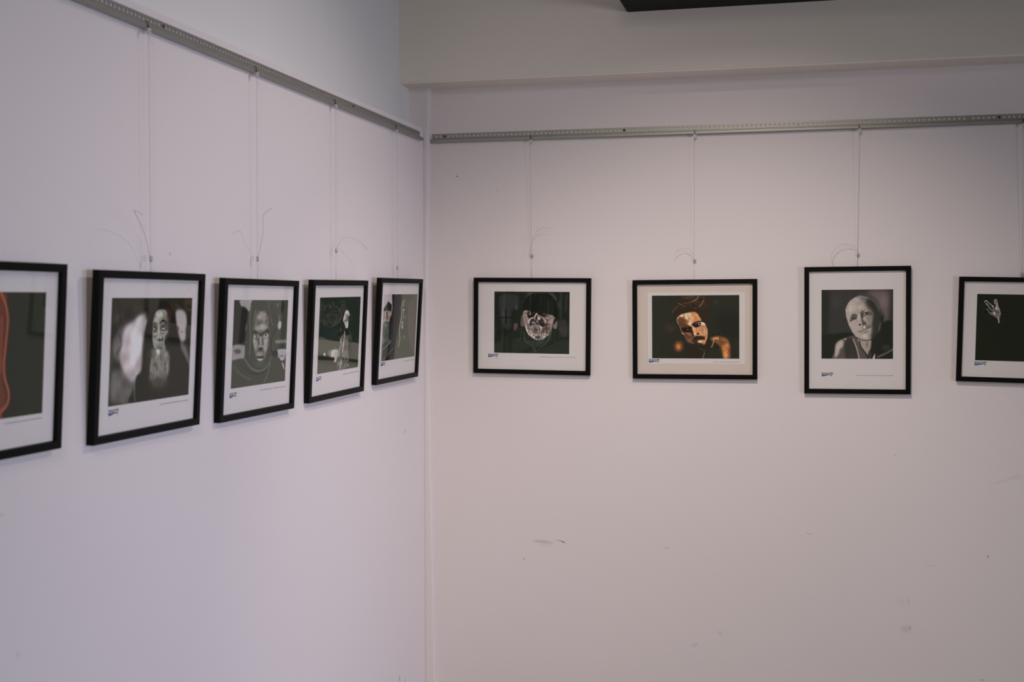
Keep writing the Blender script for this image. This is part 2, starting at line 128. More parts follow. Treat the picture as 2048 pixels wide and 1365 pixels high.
  ('P', (54, 54, 50), 0.88, 0.0076, [(0.351, 0.348), (0.446, 0.376), (0.486, 0.4), (0.524, 0.385), (0.633, 0.345), (0.653, 0.4), (0.577, 0.394), (0.501, 0.424), (0.435, 0.397), (0.349, 0.392)]),
  ('P', (182, 178, 170), 1, 0.0042, [(0.443, 0.427), (0.44, 0.436), (0.431, 0.443), (0.417, 0.446), (0.402, 0.446), (0.388, 0.441), (0.378, 0.434), (0.374, 0.425), (0.377, 0.416), (0.386, 0.409), (0.4, 0.406), (0.415, 0.406), (0.429, 0.411), (0.439, 0.418)]),
  ('P', (182, 178, 170), 1, 0.0042, [(0.625, 0.429), (0.622, 0.438), (0.612, 0.445), (0.598, 0.448), (0.583, 0.447), (0.568, 0.443), (0.558, 0.435), (0.554, 0.426), (0.557, 0.417), (0.566, 0.41), (0.58, 0.407), (0.596, 0.407), (0.61, 0.412), (0.621, 0.42)]),
  ('P', (60, 60, 56), 1, 0.0025, [(0.431, 0.424), (0.43, 0.432), (0.425, 0.438), (0.417, 0.441), (0.408, 0.441), (0.399, 0.437), (0.393, 0.431), (0.391, 0.423), (0.392, 0.415), (0.397, 0.409), (0.405, 0.406), (0.414, 0.406), (0.423, 0.41), (0.429, 0.417)]),
  ('P', (60, 60, 56), 1, 0.0025, [(0.607, 0.426), (0.606, 0.433), (0.6, 0.44), (0.592, 0.443), (0.583, 0.442), (0.574, 0.439), (0.568, 0.432), (0.565, 0.424), (0.567, 0.416), (0.572, 0.41), (0.581, 0.407), (0.59, 0.407), (0.599, 0.411), (0.605, 0.418)]),
  ('P', (170, 168, 160), 0.8, 0.0017, [(0.412, 0.432), (0.411, 0.434), (0.409, 0.435), (0.406, 0.436), (0.403, 0.436), (0.399, 0.435), (0.397, 0.433), (0.396, 0.431), (0.397, 0.429), (0.399, 0.427), (0.402, 0.427), (0.405, 0.427), (0.408, 0.428), (0.411, 0.43)]),
  ('P', (170, 168, 160), 0.8, 0.0017, [(0.603, 0.434), (0.602, 0.436), (0.6, 0.437), (0.597, 0.438), (0.593, 0.438), (0.59, 0.437), (0.588, 0.435), (0.587, 0.433), (0.588, 0.431), (0.59, 0.429), (0.593, 0.428), (0.596, 0.429), (0.599, 0.43), (0.602, 0.432)]),
  ('P', (24, 24, 23), 1, 0.0017, [(0.422, 0.421), (0.421, 0.425), (0.418, 0.429), (0.414, 0.431), (0.409, 0.431), (0.404, 0.428), (0.401, 0.425), (0.399, 0.42), (0.4, 0.415), (0.403, 0.412), (0.408, 0.41), (0.413, 0.41), (0.417, 0.412), (0.421, 0.416)]),
  ('P', (24, 24, 23), 1, 0.0017, [(0.598, 0.422), (0.597, 0.427), (0.594, 0.43), (0.589, 0.432), (0.584, 0.432), (0.579, 0.43), (0.576, 0.426), (0.574, 0.421), (0.575, 0.416), (0.578, 0.413), (0.583, 0.411), (0.588, 0.411), (0.593, 0.413), (0.597, 0.417)]),
  ('L', (52, 52, 49), 0.85, 0.0076, 0.0034, [(0.38, 0.455), (0.421, 0.463), (0.453, 0.451)]),
  ('L', (52, 52, 49), 0.85, 0.0076, 0.0034, [(0.56, 0.456), (0.594, 0.464), (0.63, 0.451)]),
  ('P', (152, 147, 141), 0.75, 0.0153, [(0.36, 0.454), (0.427, 0.475), (0.445, 0.556), (0.411, 0.586), (0.372, 0.528)]),
  ('P', (152, 147, 141), 0.75, 0.0153, [(0.568, 0.466), (0.636, 0.459), (0.63, 0.565), (0.58, 0.621), (0.552, 0.545)]),
  ('L', (176, 170, 163), 0.9, 0.0204, 0.0076, [(0.488, 0.437), (0.497, 0.535)]),
  ('L', (56, 55, 51), 0.75, 0.0119, 0.0059, [(0.458, 0.458), (0.451, 0.531)]),
  ('L', (56, 55, 51), 0.75, 0.0119, 0.0059, [(0.534, 0.461), (0.552, 0.536)]),
  ('P', (46, 44, 42), 0.9, 0.0042, [(0.458, 0.571), (0.503, 0.564), (0.544, 0.574), (0.506, 0.597)]),
  ('P', (162, 157, 150), 0.9, 0.0051, [(0.489, 0.548), (0.487, 0.553), (0.482, 0.557), (0.475, 0.559), (0.466, 0.558), (0.458, 0.556), (0.453, 0.551), (0.45, 0.546), (0.452, 0.541), (0.457, 0.538), (0.465, 0.536), (0.473, 0.536), (0.481, 0.539), (0.487, 0.543)]),
  ('P', (162, 157, 150), 0.9, 0.0051, [(0.549, 0.55), (0.547, 0.554), (0.543, 0.558), (0.536, 0.56), (0.529, 0.56), (0.522, 0.557), (0.517, 0.553), (0.515, 0.548), (0.516, 0.543), (0.521, 0.539), (0.527, 0.537), (0.535, 0.538), (0.542, 0.54), (0.547, 0.544)]),
  ('P', (146, 139, 134), 0.75, 0.0102, [(0.436, 0.621), (0.493, 0.611), (0.552, 0.626), (0.541, 0.656), (0.45, 0.651)]),
  ('P', (66, 62, 59), 1, 0.0042, [(0.424, 0.669), (0.464, 0.657), (0.498, 0.665), (0.535, 0.661), (0.573, 0.677), (0.505, 0.695)]),
  ('P', (196, 187, 180), 0.95, 0.0042, [(0.445, 0.69), (0.502, 0.698), (0.556, 0.694), (0.529, 0.71), (0.48, 0.709)]),
  ('N', 0.22, 0.05, 0.0068, [(0.356, 0.138), (0.626, 0.142), (0.66, 0.467), (0.596, 0.696), (0.44, 0.686), (0.35, 0.454)]),
  ('P', (80, 81, 74), 0.8, 0.011, [(0.414, 0.721), (0.598, 0.734), (0.576, 0.794), (0.446, 0.785)]),
  ('L', (108, 110, 101), 0.8, 0.0187, 0.0085, [(0.212, 0.667), (0.333, 0.784), (0.488, 0.837), (0.628, 0.798), (0.706, 0.687)]),
  ('L', (56, 57, 52), 0.7, 0.017, 0.0102, [(0.204, 0.771), (0.362, 0.852), (0.528, 0.867), (0.63, 0.819)]),
  ('L', (110, 110, 102), 0.7, 0.0187, 0.0102, [(0.695, 0.761), (0.638, 0.908), (0.587, 0.982)]),
  ('L', (98, 100, 92), 0.5, 0.0254, 0.017, [(0.04, 0.754), (0.178, 0.86), (0.341, 0.923)])]},
{'id': 4, 'wall': 'L', 'land': True, 's': -1.11016, 'z': 1.53904, 'tilt': 0.05317, 'roll': 0.01179, 'label': 'black frame with print of a white haired man standing in a coat in the dark', 'paper': (173, 164, 167), 'refl': 0.031, 'pic': (-0.1754, 0.2127, -0.1157, 0.1486), 'logo': (-0.1813, -0.1258), 'cap': (0.0655, -0.1343, 0.2184, -0.1327), 'base': (50, 56, 53),
 'ops': [
  ('P', (56, 58, 62), 0.6, 0.0253, [(0.504, 0.495), (0.494, 0.526), (0.463, 0.55), (0.417, 0.562), (0.364, 0.559), (0.317, 0.542), (0.283, 0.514), (0.269, 0.482), (0.278, 0.451), (0.309, 0.427), (0.354, 0.415), (0.406, 0.418), (0.455, 0.434), (0.49, 0.462)]),
  ('P', (46, 58, 52), 0.6, 0.0338, [(0.84, 0.065), (0.811, 0.086), (0.725, 0.102), (0.603, 0.109), (0.469, 0.106), (0.35, 0.095), (0.269, 0.076), (0.239, 0.055), (0.266, 0.034), (0.345, 0.018), (0.462, 0.011), (0.596, 0.012), (0.719, 0.024), (0.807, 0.043)]),
  ('P', (78, 78, 70), 1, 0.0051, [(-0.006, 0.54), (0.276, 0.578), (0.618, 0.621), (1.007, 0.675), (1.057, 1.008), (-0.009, 1.011)]),
  ('P', (90, 90, 80), 0.6, 0.0253, [(0.036, 0.564), (0.424, 0.621), (0.448, 0.754), (0.047, 0.723)]),
  ('P', (50, 53, 49), 0.92, 0.0093, [(-0.005, 0.76), (0.291, 0.799), (0.634, 0.839), (1.016, 0.901), (1.019, 0.937), (0.591, 0.875), (0.367, 0.846), (-0.009, 0.811)]),
  ('P', (120, 116, 110), 0.8, 0.0118, [(0.25, 0.715), (0.429, 0.695), (0.483, 0.72), (0.496, 0.799), (0.276, 0.789)]),
  ('P', (172, 165, 158), 0.92, 0.0084, [(0.315, 0.72), (0.43, 0.708), (0.464, 0.722), (0.474, 0.789), (0.442, 0.868), (0.386, 0.873), (0.394, 0.819), (0.318, 0.809)]),
  ('P', (214, 205, 196), 1, 0.0059, [(0.173, 0.753), (0.172, 0.761), (0.166, 0.766), (0.159, 0.769), (0.15, 0.768), (0.142, 0.764), (0.136, 0.758), (0.133, 0.75), (0.135, 0.742), (0.14, 0.737), (0.148, 0.734), (0.156, 0.735), (0.165, 0.739), (0.17, 0.745)]),
  ('P', (100, 98, 91), 0.97, 0.0059, [(0.609, 0.497), (0.54, 0.538), (0.5, 0.61), (0.472, 0.748), (0.471, 0.99), (0.631, 1.002), (0.738, 0.894), (0.724, 0.641), (0.733, 0.507)]),
  ('P', (64, 66, 61), 0.85, 0.0101, [(0.706, 0.455), (0.8, 0.528), (0.812, 0.647), (0.74, 0.81), (0.712, 0.64)]),
  ('L', (152, 140, 130), 0.7, 0.0236, 0.0101, [(0.552, 0.539), (0.534, 0.595), (0.499, 0.733), (0.495, 0.791)]),
  ('L', (66, 66, 61), 0.7, 0.0169, 0.0084, [(0.504, 0.808), (0.62, 0.85), (0.743, 0.861)]),
  ('L', (208, 202, 195), 1, 0.0127, 0.0034, [(0.617, 0.476), (0.624, 0.535), (0.605, 0.6), (0.591, 0.748)]),
  ('L', (196, 190, 183), 0.95, 0.0093, 0.0034, [(0.563, 0.862), (0.549, 0.99)]),
  ('L', (126, 114, 106), 0.8, 0.022, 0.0076, [(0.656, 0.611), (0.632, 0.768)]),
  ('L', (70, 66, 62), 0.7, 0.0101, 0.0051, [(0.674, 0.554), (0.654, 0.686), (0.616, 0.8)]),
  ('L', (60, 48, 44), 0.95, 0.0101, 0.0034, [(0.479, 0.608), (0.434, 0.72), (0.383, 0.831)]),
  ('P', (20, 20, 19), 1, 0.0034, [(0.38, 0.824), (0.378, 0.831), (0.37, 0.836), (0.358, 0.838), (0.345, 0.837), (0.333, 0.833), (0.325, 0.826), (0.322, 0.819), (0.324, 0.812), (0.332, 0.807), (0.343, 0.805), (0.356, 0.806), (0.368, 0.81), (0.377, 0.817)]),
  ('L', (20, 20, 19), 1, 0.0101, 0.0025, [(0.34, 0.795), (0.366, 0.837), (0.392, 0.831)]),
  ('P', (134, 129, 122), 1, 0.0051, [(0.584, 0.276), (0.647, 0.228), (0.703, 0.268), (0.7, 0.363), (0.682, 0.448), (0.644, 0.429), (0.603, 0.367), (0.572, 0.316)]),
  ('P', (176, 172, 164), 1, 0.0042, [(0.602, 0.226), (0.638, 0.184), (0.698, 0.203), (0.73, 0.26), (0.692, 0.251), (0.654, 0.23), (0.599, 0.278), (0.586, 0.342), (0.574, 0.3)]),
  ('P', (166, 160, 153), 0.95, 0.0051, [(0.624, 0.36), (0.693, 0.346), (0.691, 0.442), (0.664, 0.452), (0.633, 0.41)]),
  ('L', (40, 40, 38), 0.9, 0.0093, 0.0034, [(0.599, 0.318), (0.639, 0.327), (0.664, 0.323)]),
  ('P', (70, 68, 64), 0.7, 0.0051, [(0.708, 0.297), (0.707, 0.311), (0.702, 0.323), (0.693, 0.329), (0.684, 0.328), (0.675, 0.321), (0.668, 0.31), (0.665, 0.295), (0.666, 0.281), (0.671, 0.269), (0.679, 0.263), (0.688, 0.263), (0.698, 0.27), (0.704, 0.282)]),
  ('P', (40, 42, 39), 0.9, 0.0068, [(0.635, 0.435), (0.71, 0.446), (0.727, 0.515), (0.642, 0.527)]),
  ('P', (112, 110, 104), 0.6, 0.0051, [(0.526, 0.446), (0.526, 0.458), (0.523, 0.467), (0.519, 0.472), (0.515, 0.472), (0.51, 0.466), (0.507, 0.457), (0.505, 0.445), (0.505, 0.434), (0.507, 0.425), (0.511, 0.42), (0.516, 0.42), (0.52, 0.426), (0.524, 0.435)]),
  ('P', (112, 112, 104), 0.6, 0.0084, [(0.762, 0.947), (0.758, 0.954), (0.747, 0.958), (0.729, 0.96), (0.71, 0.958), (0.692, 0.953), (0.68, 0.947), (0.675, 0.939), (0.679, 0.932), (0.691, 0.927), (0.708, 0.925), (0.727, 0.927), (0.745, 0.932), (0.757, 0.939)]),
  ('N', 0.35, 0.03, 0.0034, [(0.556, 0.176), (0.739, 0.18), (0.729, 0.457), (0.607, 0.467)]),
  ('N', 0.3, 0.05, 0.0068, [(0.459, 0.492), (0.795, 0.511), (0.739, 1.012), (0.465, 0.986)])]},
{'id': 5, 'wall': 'L', 'land': True, 's': -0.45435, 'z': 1.55716, 'tilt': 0.06089, 'roll': 0.00735, 'label': 'black frame nearest the corner on the left wall, dim profile beside a gabled house', 'paper': (166, 157, 156), 'refl': 0.055, 'pic': (-0.1899, 0.2248, -0.1205, 0.1445), 'logo': (-0.1879, -0.1248), 'cap': (0.0879, -0.1348, 0.2294, -0.1361), 'base': (84, 86, 78),
 'ops': [
  ('P', (58, 62, 58), 0.92, 0.0202, [(0.2, -0.022), (0.482, -0.014), (0.496, 0.282), (0.457, 0.528), (0.386, 0.77), (0.349, 1.029), (0.132, 1.01)]),
  ('P', (100, 95, 88), 0.7, 0.0464, [(0.73, 0.171), (1.059, 0.056), (1.078, 0.901), (0.828, 0.798)]),
  ('P', (152, 143, 144), 1, 0.0025, [(-0.007, -0.014), (0.216, -0.014), (0.22, 0.026), (0.232, 0.276), (-0.012, 0.278)]),
  ('P', (70, 70, 68), 1, 0.0025, [(0.006, 0.215), (0.066, 0.162), (0.121, 0.107), (0.172, 0.133), (0.224, 0.16), (0.226, 0.219), (0.206, 0.266), (-0.002, 0.261)]),
  ('P', (54, 56, 56), 0.8, 0.0067, [(0.173, 0.146), (0.224, 0.165), (0.224, 0.26), (0.197, 0.259)]),
  ('P', (138, 124, 119), 1, 0.0051, [(0.004, 0.262), (0.222, 0.264), (0.215, 0.356), (0.159, 0.426), (0.009, 0.437)]),
  ('P', (82, 76, 72), 0.9, 0.0042, [(0.084, 0.269), (0.125, 0.27), (0.125, 0.369), (0.086, 0.368)]),
  ('P', (94, 95, 90), 1, 0.0093, [(0.003, 0.436), (0.186, 0.435), (0.201, 0.686), (0.009, 0.754)]),
  ('P', (112, 104, 100), 0.6, 0.0118, [(0.14, 0.466), (0.135, 0.476), (0.119, 0.484), (0.096, 0.487), (0.069, 0.486), (0.044, 0.48), (0.027, 0.471), (0.02, 0.461), (0.025, 0.451), (0.041, 0.443), (0.064, 0.439), (0.091, 0.44), (0.116, 0.446), (0.133, 0.455)]),
  ('P', (76, 82, 78), 0.6, 0.0135, [(0.17, 0.62), (0.164, 0.633), (0.144, 0.643), (0.114, 0.648), (0.081, 0.646), (0.05, 0.638), (0.028, 0.626), (0.02, 0.611), (0.026, 0.598), (0.045, 0.588), (0.075, 0.583), (0.108, 0.585), (0.139, 0.593), (0.162, 0.605)]),
  ('P', (56, 64, 66), 0.9, 0.0067, [(0.188, 0.387), (0.26, 0.341), (0.299, 0.683), (0.2, 0.71)]),
  ('P', (84, 86, 82), 1, 0.0067, [(0.004, 0.753), (0.223, 0.695), (0.257, 0.729), (0.011, 0.833)]),
  ('L', (132, 132, 126), 0.9, 0.0101, 0.0042, [(0.014, 0.835), (0.254, 0.725)]),
  ('P', (46, 57, 60), 0.95, 0.0059, [(0.179, 0.768), (0.329, 0.732), (0.322, 0.825), (0.176, 0.897)]),
  ('P', (88, 86, 82), 0.9, 0.0067, [(0.013, 0.849), (0.171, 0.788), (0.166, 0.893), (0.025, 0.977)]),
  ('L', (126, 126, 120), 0.85, 0.0101, 0.0042, [(0.049, 0.987), (0.32, 0.829)]),
  ('P', (48, 59, 61), 0.9, 0.0076, [(0.16, 0.953), (0.352, 0.843), (0.322, 1.01), (0.146, 0.995)]),
  ('L', (46, 48, 45), 0.85, 0.0127, 0.0042, [(0.276, -0.002), (0.311, 0.197), (0.315, 0.684)]),
  ('L', (116, 118, 110), 0.8, 0.0059, 0.0025, [(0.334, 0.002), (0.331, 0.278), (0.341, 0.604)]),
  ('L', (92, 94, 88), 0.7, 0.0067, 0.0034, [(0.242, 0.002), (0.269, 0.277)]),
  ('L', (160, 160, 149), 0.9, 0.011, 0.0034, [(0.593, 0.091), (0.539, 0.135), (0.519, 0.192), (0.508, 0.237)]),
  ('L', (146, 146, 136), 0.8, 0.0093, 0.0025, [(0.55, 0.119), (0.614, 0.133)]),
  ('L', (146, 146, 136), 0.8, 0.0093, 0.0025, [(0.528, 0.15), (0.607, 0.161)]),
  ('L', (146, 146, 136), 0.8, 0.0093, 0.0025, [(0.518, 0.178), (0.596, 0.187)]),
  ('L', (120, 120, 112), 0.6, 0.0084, 0.0042, [(0.61, 0.094), (0.671, 0.12), (0.665, 0.187)]),
  ('P', (144, 144, 134), 0.9, 0.0067, [(0.618, 0.244), (0.615, 0.25), (0.605, 0.255), (0.589, 0.258), (0.572, 0.258), (0.556, 0.254), (0.545, 0.249), (0.54, 0.242), (0.543, 0.236), (0.554, 0.231), (0.569, 0.228), (0.586, 0.229), (0.602, 0.232), (0.614, 0.237)]),
  ('L', (176, 176, 165), 0.95, 0.0135, 0.0034, [(0.535, 0.259), (0.532, 0.325), (0.523, 0.39), (0.512, 0.44)]),
  ('L', (166, 166, 155), 0.9, 0.0127, 0.0034, [(0.581, 0.265), (0.59, 0.318), (0.565, 0.388)]),
  ('P', (142, 142, 132), 0.9, 0.0067, [(0.593, 0.443), (0.591, 0.453), (0.586, 0.462), (0.576, 0.466), (0.565, 0.466), (0.555, 0.461), (0.548, 0.452), (0.544, 0.441), (0.545, 0.43), (0.551, 0.422), (0.561, 0.417), (0.571, 0.418), (0.582, 0.423), (0.589, 0.432)]),
  ('P', (140, 140, 130), 0.9, 0.0076, [(0.596, 0.507), (0.595, 0.523), (0.589, 0.534), (0.579, 0.541), (0.568, 0.54), (0.557, 0.533), (0.548, 0.521), (0.544, 0.505), (0.545, 0.49), (0.551, 0.478), (0.561, 0.472), (0.572, 0.473), (0.584, 0.48), (0.592, 0.492)]),
  ('L', (176, 177, 165), 0.95, 0.0135, 0.0034, [(0.512, 0.44), (0.489, 0.529), (0.5, 0.612), (0.52, 0.696), (0.493, 0.76), (0.491, 0.805)]),
  ('P', (108, 106, 100), 0.7, 0.0118, [(0.675, 0.362), (0.673, 0.377), (0.665, 0.388), (0.652, 0.394), (0.638, 0.393), (0.624, 0.387), (0.614, 0.375), (0.609, 0.36), (0.611, 0.346), (0.619, 0.334), (0.631, 0.328), (0.646, 0.329), (0.66, 0.336), (0.67, 0.347)]),
  ('N', 0.2, 0.05, 0.0051, [(-0.014, 0.254), (0.227, 0.26), (0.242, 0.728), (0.019, 0.762)]),
  ('P', (108, 106, 100), 0.6, 0.0118, [(0.681, 0.672), (0.679, 0.686), (0.669, 0.697), (0.653, 0.703), (0.634, 0.702), (0.617, 0.694), (0.605, 0.682), (0.599, 0.667), (0.602, 0.653), (0.612, 0.642), (0.628, 0.636), (0.646, 0.637), (0.663, 0.645), (0.676, 0.657)])]},
{'id': 6, 'wall': 'R', 'land': True, 's': 0.48016, 'z': 1.56366, 'tilt': 0.01275, 'roll': -0.01031, 'label': 'black frame with print of a bearded man in a dark knitted hat', 'paper': (170, 158, 154), 'refl': 0.009, 'pic': (-0.1684, 0.1669, -0.1189, 0.1496), 'logo': (-0.1952, -0.1231), 'cap': (0.032, -0.1351, 0.1944, -0.134), 'base': (33, 36, 31),
 'ops': [
  ('P', (50, 50, 49), 0.9, 0.0234, [(0.078, 0.075), (0.311, 0.065), (0.312, 0.285), (0.235, 0.301), (0.226, 0.584), (0.139, 0.586), (0.082, 0.382)]),
  ('P', (62, 62, 60), 0.7, 0.0109, [(0.313, 0.253), (0.312, 0.274), (0.308, 0.29), (0.303, 0.299), (0.296, 0.299), (0.29, 0.29), (0.286, 0.274), (0.285, 0.254), (0.286, 0.233), (0.29, 0.217), (0.296, 0.208), (0.302, 0.208), (0.308, 0.217), (0.312, 0.233)]),
  ('P', (60, 60, 58), 0.6, 0.0234, [(0.17, 0.365), (0.166, 0.389), (0.156, 0.408), (0.14, 0.419), (0.123, 0.419), (0.107, 0.409), (0.096, 0.39), (0.092, 0.366), (0.096, 0.342), (0.107, 0.323), (0.122, 0.312), (0.14, 0.312), (0.155, 0.322), (0.166, 0.341)]),
  ('L', (27, 28, 26), 0.9, 0.0218, 0.0055, [(0.157, 0.302), (0.159, 0.515)]),
  ('L', (27, 28, 26), 0.9, 0.0202, 0.0055, [(0.092, 0.423), (0.242, 0.424)]),
  ('P', (86, 66, 65), 0.9, 0.0062, [(0.268, 0.525), (0.316, 0.52), (0.309, 0.599), (0.266, 0.628)]),
  ('P', (52, 49, 46), 0.9, 0.0187, [(0.833, 0.465), (0.957, 0.463), (0.971, 0.703), (0.911, 0.72), (0.846, 0.589)]),
  ('P', (62, 62, 57), 0.7, 0.0156, [(0.888, 0.207), (0.886, 0.231), (0.88, 0.25), (0.871, 0.26), (0.862, 0.261), (0.853, 0.25), (0.847, 0.231), (0.845, 0.208), (0.847, 0.184), (0.852, 0.165), (0.861, 0.154), (0.871, 0.154), (0.879, 0.165), (0.886, 0.184)]),
  ('L', (52, 53, 49), 0.7, 0.0389, 0.0187, [(0.881, 0.013), (0.883, 0.402)]),
  ('L', (52, 50, 46), 0.7, 0.0389, 0.0187, [(0.957, 0.067), (0.946, 0.292)]),
  ('L', (62, 60, 56), 0.8, 0.0389, 0.0156, [(0.415, 0.158), (0.44, 0.087), (0.485, 0.032)]),
  ('L', (60, 60, 56), 0.8, 0.0389, 0.0156, [(0.735, 0.022), (0.799, 0.076), (0.818, 0.13)]),
  ('L', (56, 56, 52), 0.6, 0.0311, 0.014, [(0.453, 0.017), (0.683, 0.013)]),
  ('P', (28, 31, 27), 1, 0.007, [(0.364, 0.272), (0.389, 0.19), (0.427, 0.095), (0.511, 0.044), (0.62, 0.029), (0.716, 0.039), (0.783, 0.092), (0.818, 0.185), (0.838, 0.34), (0.82, 0.41), (0.749, 0.361), (0.596, 0.316), (0.493, 0.302), (0.39, 0.309)]),
  ('P', (36, 40, 33), 1, 0.007, [(-0.009, 1.023), (0.029, 0.848), (0.191, 0.695), (0.288, 0.623), (0.404, 0.566), (0.469, 0.721), (0.534, 0.775), (0.662, 0.772), (0.738, 0.669), (0.776, 0.575), (0.834, 0.62), (0.93, 0.751), (1.019, 0.866), (1.02, 1.021)]),
  ('P', (92, 73, 70), 1, 0.0062, [(0.362, 0.417), (0.397, 0.385), (0.413, 0.518), (0.407, 0.554), (0.359, 0.557)]),
  ('P', (60, 46, 43), 0.8, 0.0047, [(0.394, 0.456), (0.394, 0.473), (0.391, 0.487), (0.388, 0.494), (0.384, 0.494), (0.38, 0.487), (0.377, 0.473), (0.376, 0.456), (0.377, 0.439), (0.38, 0.426), (0.383, 0.418), (0.387, 0.418), (0.391, 0.425), (0.393, 0.439)]),
  ('P', (108, 94, 89), 1, 0.0062, [(0.786, 0.551), (0.833, 0.472), (0.83, 0.589), (0.795, 0.59)]),
  ('P', (104, 90, 85), 1, 0.0062, [(0.396, 0.315), (0.441, 0.306), (0.596, 0.324), (0.737, 0.357), (0.804, 0.418), (0.792, 0.512), (0.765, 0.59), (0.732, 0.685), (0.675, 0.748), (0.598, 0.781), (0.534, 0.759), (0.469, 0.705), (0.43, 0.628), (0.404, 0.534), (0.379, 0.409)]),
  ('P', (136, 119, 113), 0.9, 0.0086, [(0.4, 0.323), (0.443, 0.314), (0.452, 0.408), (0.444, 0.518), (0.431, 0.581), (0.412, 0.518), (0.393, 0.393)]),
  ('L', (70, 58, 54), 0.7, 0.0093, 0.0039, [(0.422, 0.33), (0.406, 0.409)]),
  ('P', (34, 32, 29), 0.97, 0.007, [(0.449, 0.314), (0.596, 0.318), (0.749, 0.357), (0.727, 0.404), (0.679, 0.406), (0.599, 0.375), (0.56, 0.344), (0.525, 0.409), (0.456, 0.43)]),
  ('P', (40, 36, 33), 0.9, 0.0062, [(0.794, 0.434), (0.826, 0.434), (0.814, 0.496), (0.782, 0.528), (0.781, 0.481)]),
  ('L', (198, 186, 176), 0.95, 0.007, 0.0023, [(0.47, 0.319), (0.484, 0.353), (0.476, 0.378)]),
  ('L', (150, 136, 128), 0.8, 0.0062, 0.0023, [(0.484, 0.337), (0.497, 0.368)]),
  ('P', (150, 138, 130), 0.9, 0.0031, [(0.531, 0.341), (0.53, 0.344), (0.528, 0.346), (0.525, 0.347), (0.522, 0.347), (0.519, 0.346), (0.517, 0.344), (0.517, 0.341), (0.517, 0.339), (0.519, 0.336), (0.522, 0.335), (0.525, 0.335), (0.528, 0.336), (0.53, 0.339)]),
  ('L', (100, 90, 84), 0.7, 0.0055, 0.0023, [(0.454, 0.338), (0.467, 0.377)]),
  ('L', (200, 184, 173), 0.95, 0.0117, 0.0039, [(0.565, 0.352), (0.546, 0.404), (0.537, 0.441)]),
  ('P', (160, 138, 130), 0.95, 0.0055, [(0.578, 0.375), (0.601, 0.39), (0.615, 0.441), (0.591, 0.459), (0.578, 0.43)]),
  ('P', (40, 35, 32), 0.92, 0.0047, [(0.549, 0.407), (0.575, 0.373), (0.574, 0.445), (0.555, 0.46)]),
  ('P', (30, 27, 25), 0.95, 0.0047, [(0.561, 0.474), (0.56, 0.478), (0.556, 0.482), (0.551, 0.484), (0.546, 0.485), (0.54, 0.483), (0.537, 0.479), (0.535, 0.474), (0.537, 0.469), (0.54, 0.465), (0.545, 0.463), (0.551, 0.463), (0.556, 0.465), (0.56, 0.469)]),
  ('P', (30, 27, 25), 0.95, 0.0047, [(0.612, 0.47), (0.61, 0.474), (0.607, 0.478), (0.601, 0.481), (0.595, 0.481), (0.589, 0.479), (0.585, 0.475), (0.584, 0.47), (0.585, 0.465), (0.589, 0.462), (0.595, 0.459), (0.601, 0.459), (0.606, 0.461), (0.61, 0.465)]),
  ('P', (110, 94, 88), 0.8, 0.0062, [(0.612, 0.507), (0.61, 0.514), (0.606, 0.52), (0.599, 0.523), (0.592, 0.523), (0.585, 0.52), (0.58, 0.515), (0.579, 0.508), (0.58, 0.501), (0.585, 0.495), (0.592, 0.492), (0.599, 0.492), (0.606, 0.495), (0.61, 0.5)]),
  ('L', (206, 188, 177), 0.95, 0.014, 0.0055, [(0.514, 0.418), (0.472, 0.452), (0.458, 0.511)]),
  ('L', (160, 146, 138), 0.8, 0.0078, 0.0031, [(0.468, 0.517), (0.475, 0.572)]),
  ('P', (44, 37, 34), 0.93, 0.0062, [(0.494, 0.44), (0.536, 0.443), (0.537, 0.485), (0.508, 0.517), (0.481, 0.57), (0.473, 0.509)]),
  ('P', (44, 37, 34), 0.93, 0.0078, [(0.627, 0.421), (0.661, 0.475), (0.675, 0.53), (0.648, 0.569), (0.595, 0.534), (0.6, 0.484)]),
  ('P', (38, 33, 31), 0.95, 0.0055, [(0.494, 0.504), (0.539, 0.494), (0.597, 0.518), (0.667, 0.544), (0.629, 0.562), (0.545, 0.541), (0.513, 0.551)]),
  ('L', (204, 192, 182), 0.95, 0.007, 0.0023, [(0.511, 0.517), (0.527, 0.491), (0.549, 0.527), (0.557, 0.528)]),
  ('L', (170, 158, 148), 0.8, 0.0055, 0.0023, [(0.502, 0.492), (0.525, 0.509)]),
  ('L', (184, 158, 148), 0.9, 0.0171, 0.0062, [(0.651, 0.424), (0.685, 0.475), (0.681, 0.509)]),
  ('P', (132, 114, 108), 0.85, 0.0101, [(0.692, 0.408), (0.797, 0.403), (0.779, 0.497), (0.745, 0.567), (0.72, 0.505)]),
  ('L', (60, 50, 46), 0.8, 0.0086, 0.0031, [(0.683, 0.436), (0.718, 0.466)]),
  ('L', (178, 164, 154), 0.9, 0.007, 0.0023, [(0.659, 0.355), (0.691, 0.394), (0.697, 0.428)]),
  ('P', (120, 104, 98), 0.8, 0.0078, [(0.755, 0.388), (0.75, 0.392), (0.739, 0.393), (0.723, 0.391), (0.707, 0.386), (0.692, 0.38), (0.683, 0.372), (0.68, 0.366), (0.685, 0.362), (0.696, 0.361), (0.712, 0.363), (0.728, 0.367), (0.743, 0.374), (0.752, 0.381)]),
  ('P', (44, 38, 35), 0.8, 0.0047, [(0.686, 0.383), (0.684, 0.386), (0.679, 0.387), (0.674, 0.386), (0.668, 0.383), (0.663, 0.38), (0.66, 0.376), (0.659, 0.372), (0.662, 0.369), (0.666, 0.368), (0.672, 0.369), (0.678, 0.372), (0.683, 0.375), (0.686, 0.379)]),
  ('L', (168, 155, 146), 0.6, 0.0311, 0.0156, [(0.526, 0.544), (0.494, 0.58), (0.488, 0.642), (0.527, 0.685), (0.598, 0.687), (0.644, 0.639), (0.63, 0.577), (0.578, 0.548)]),
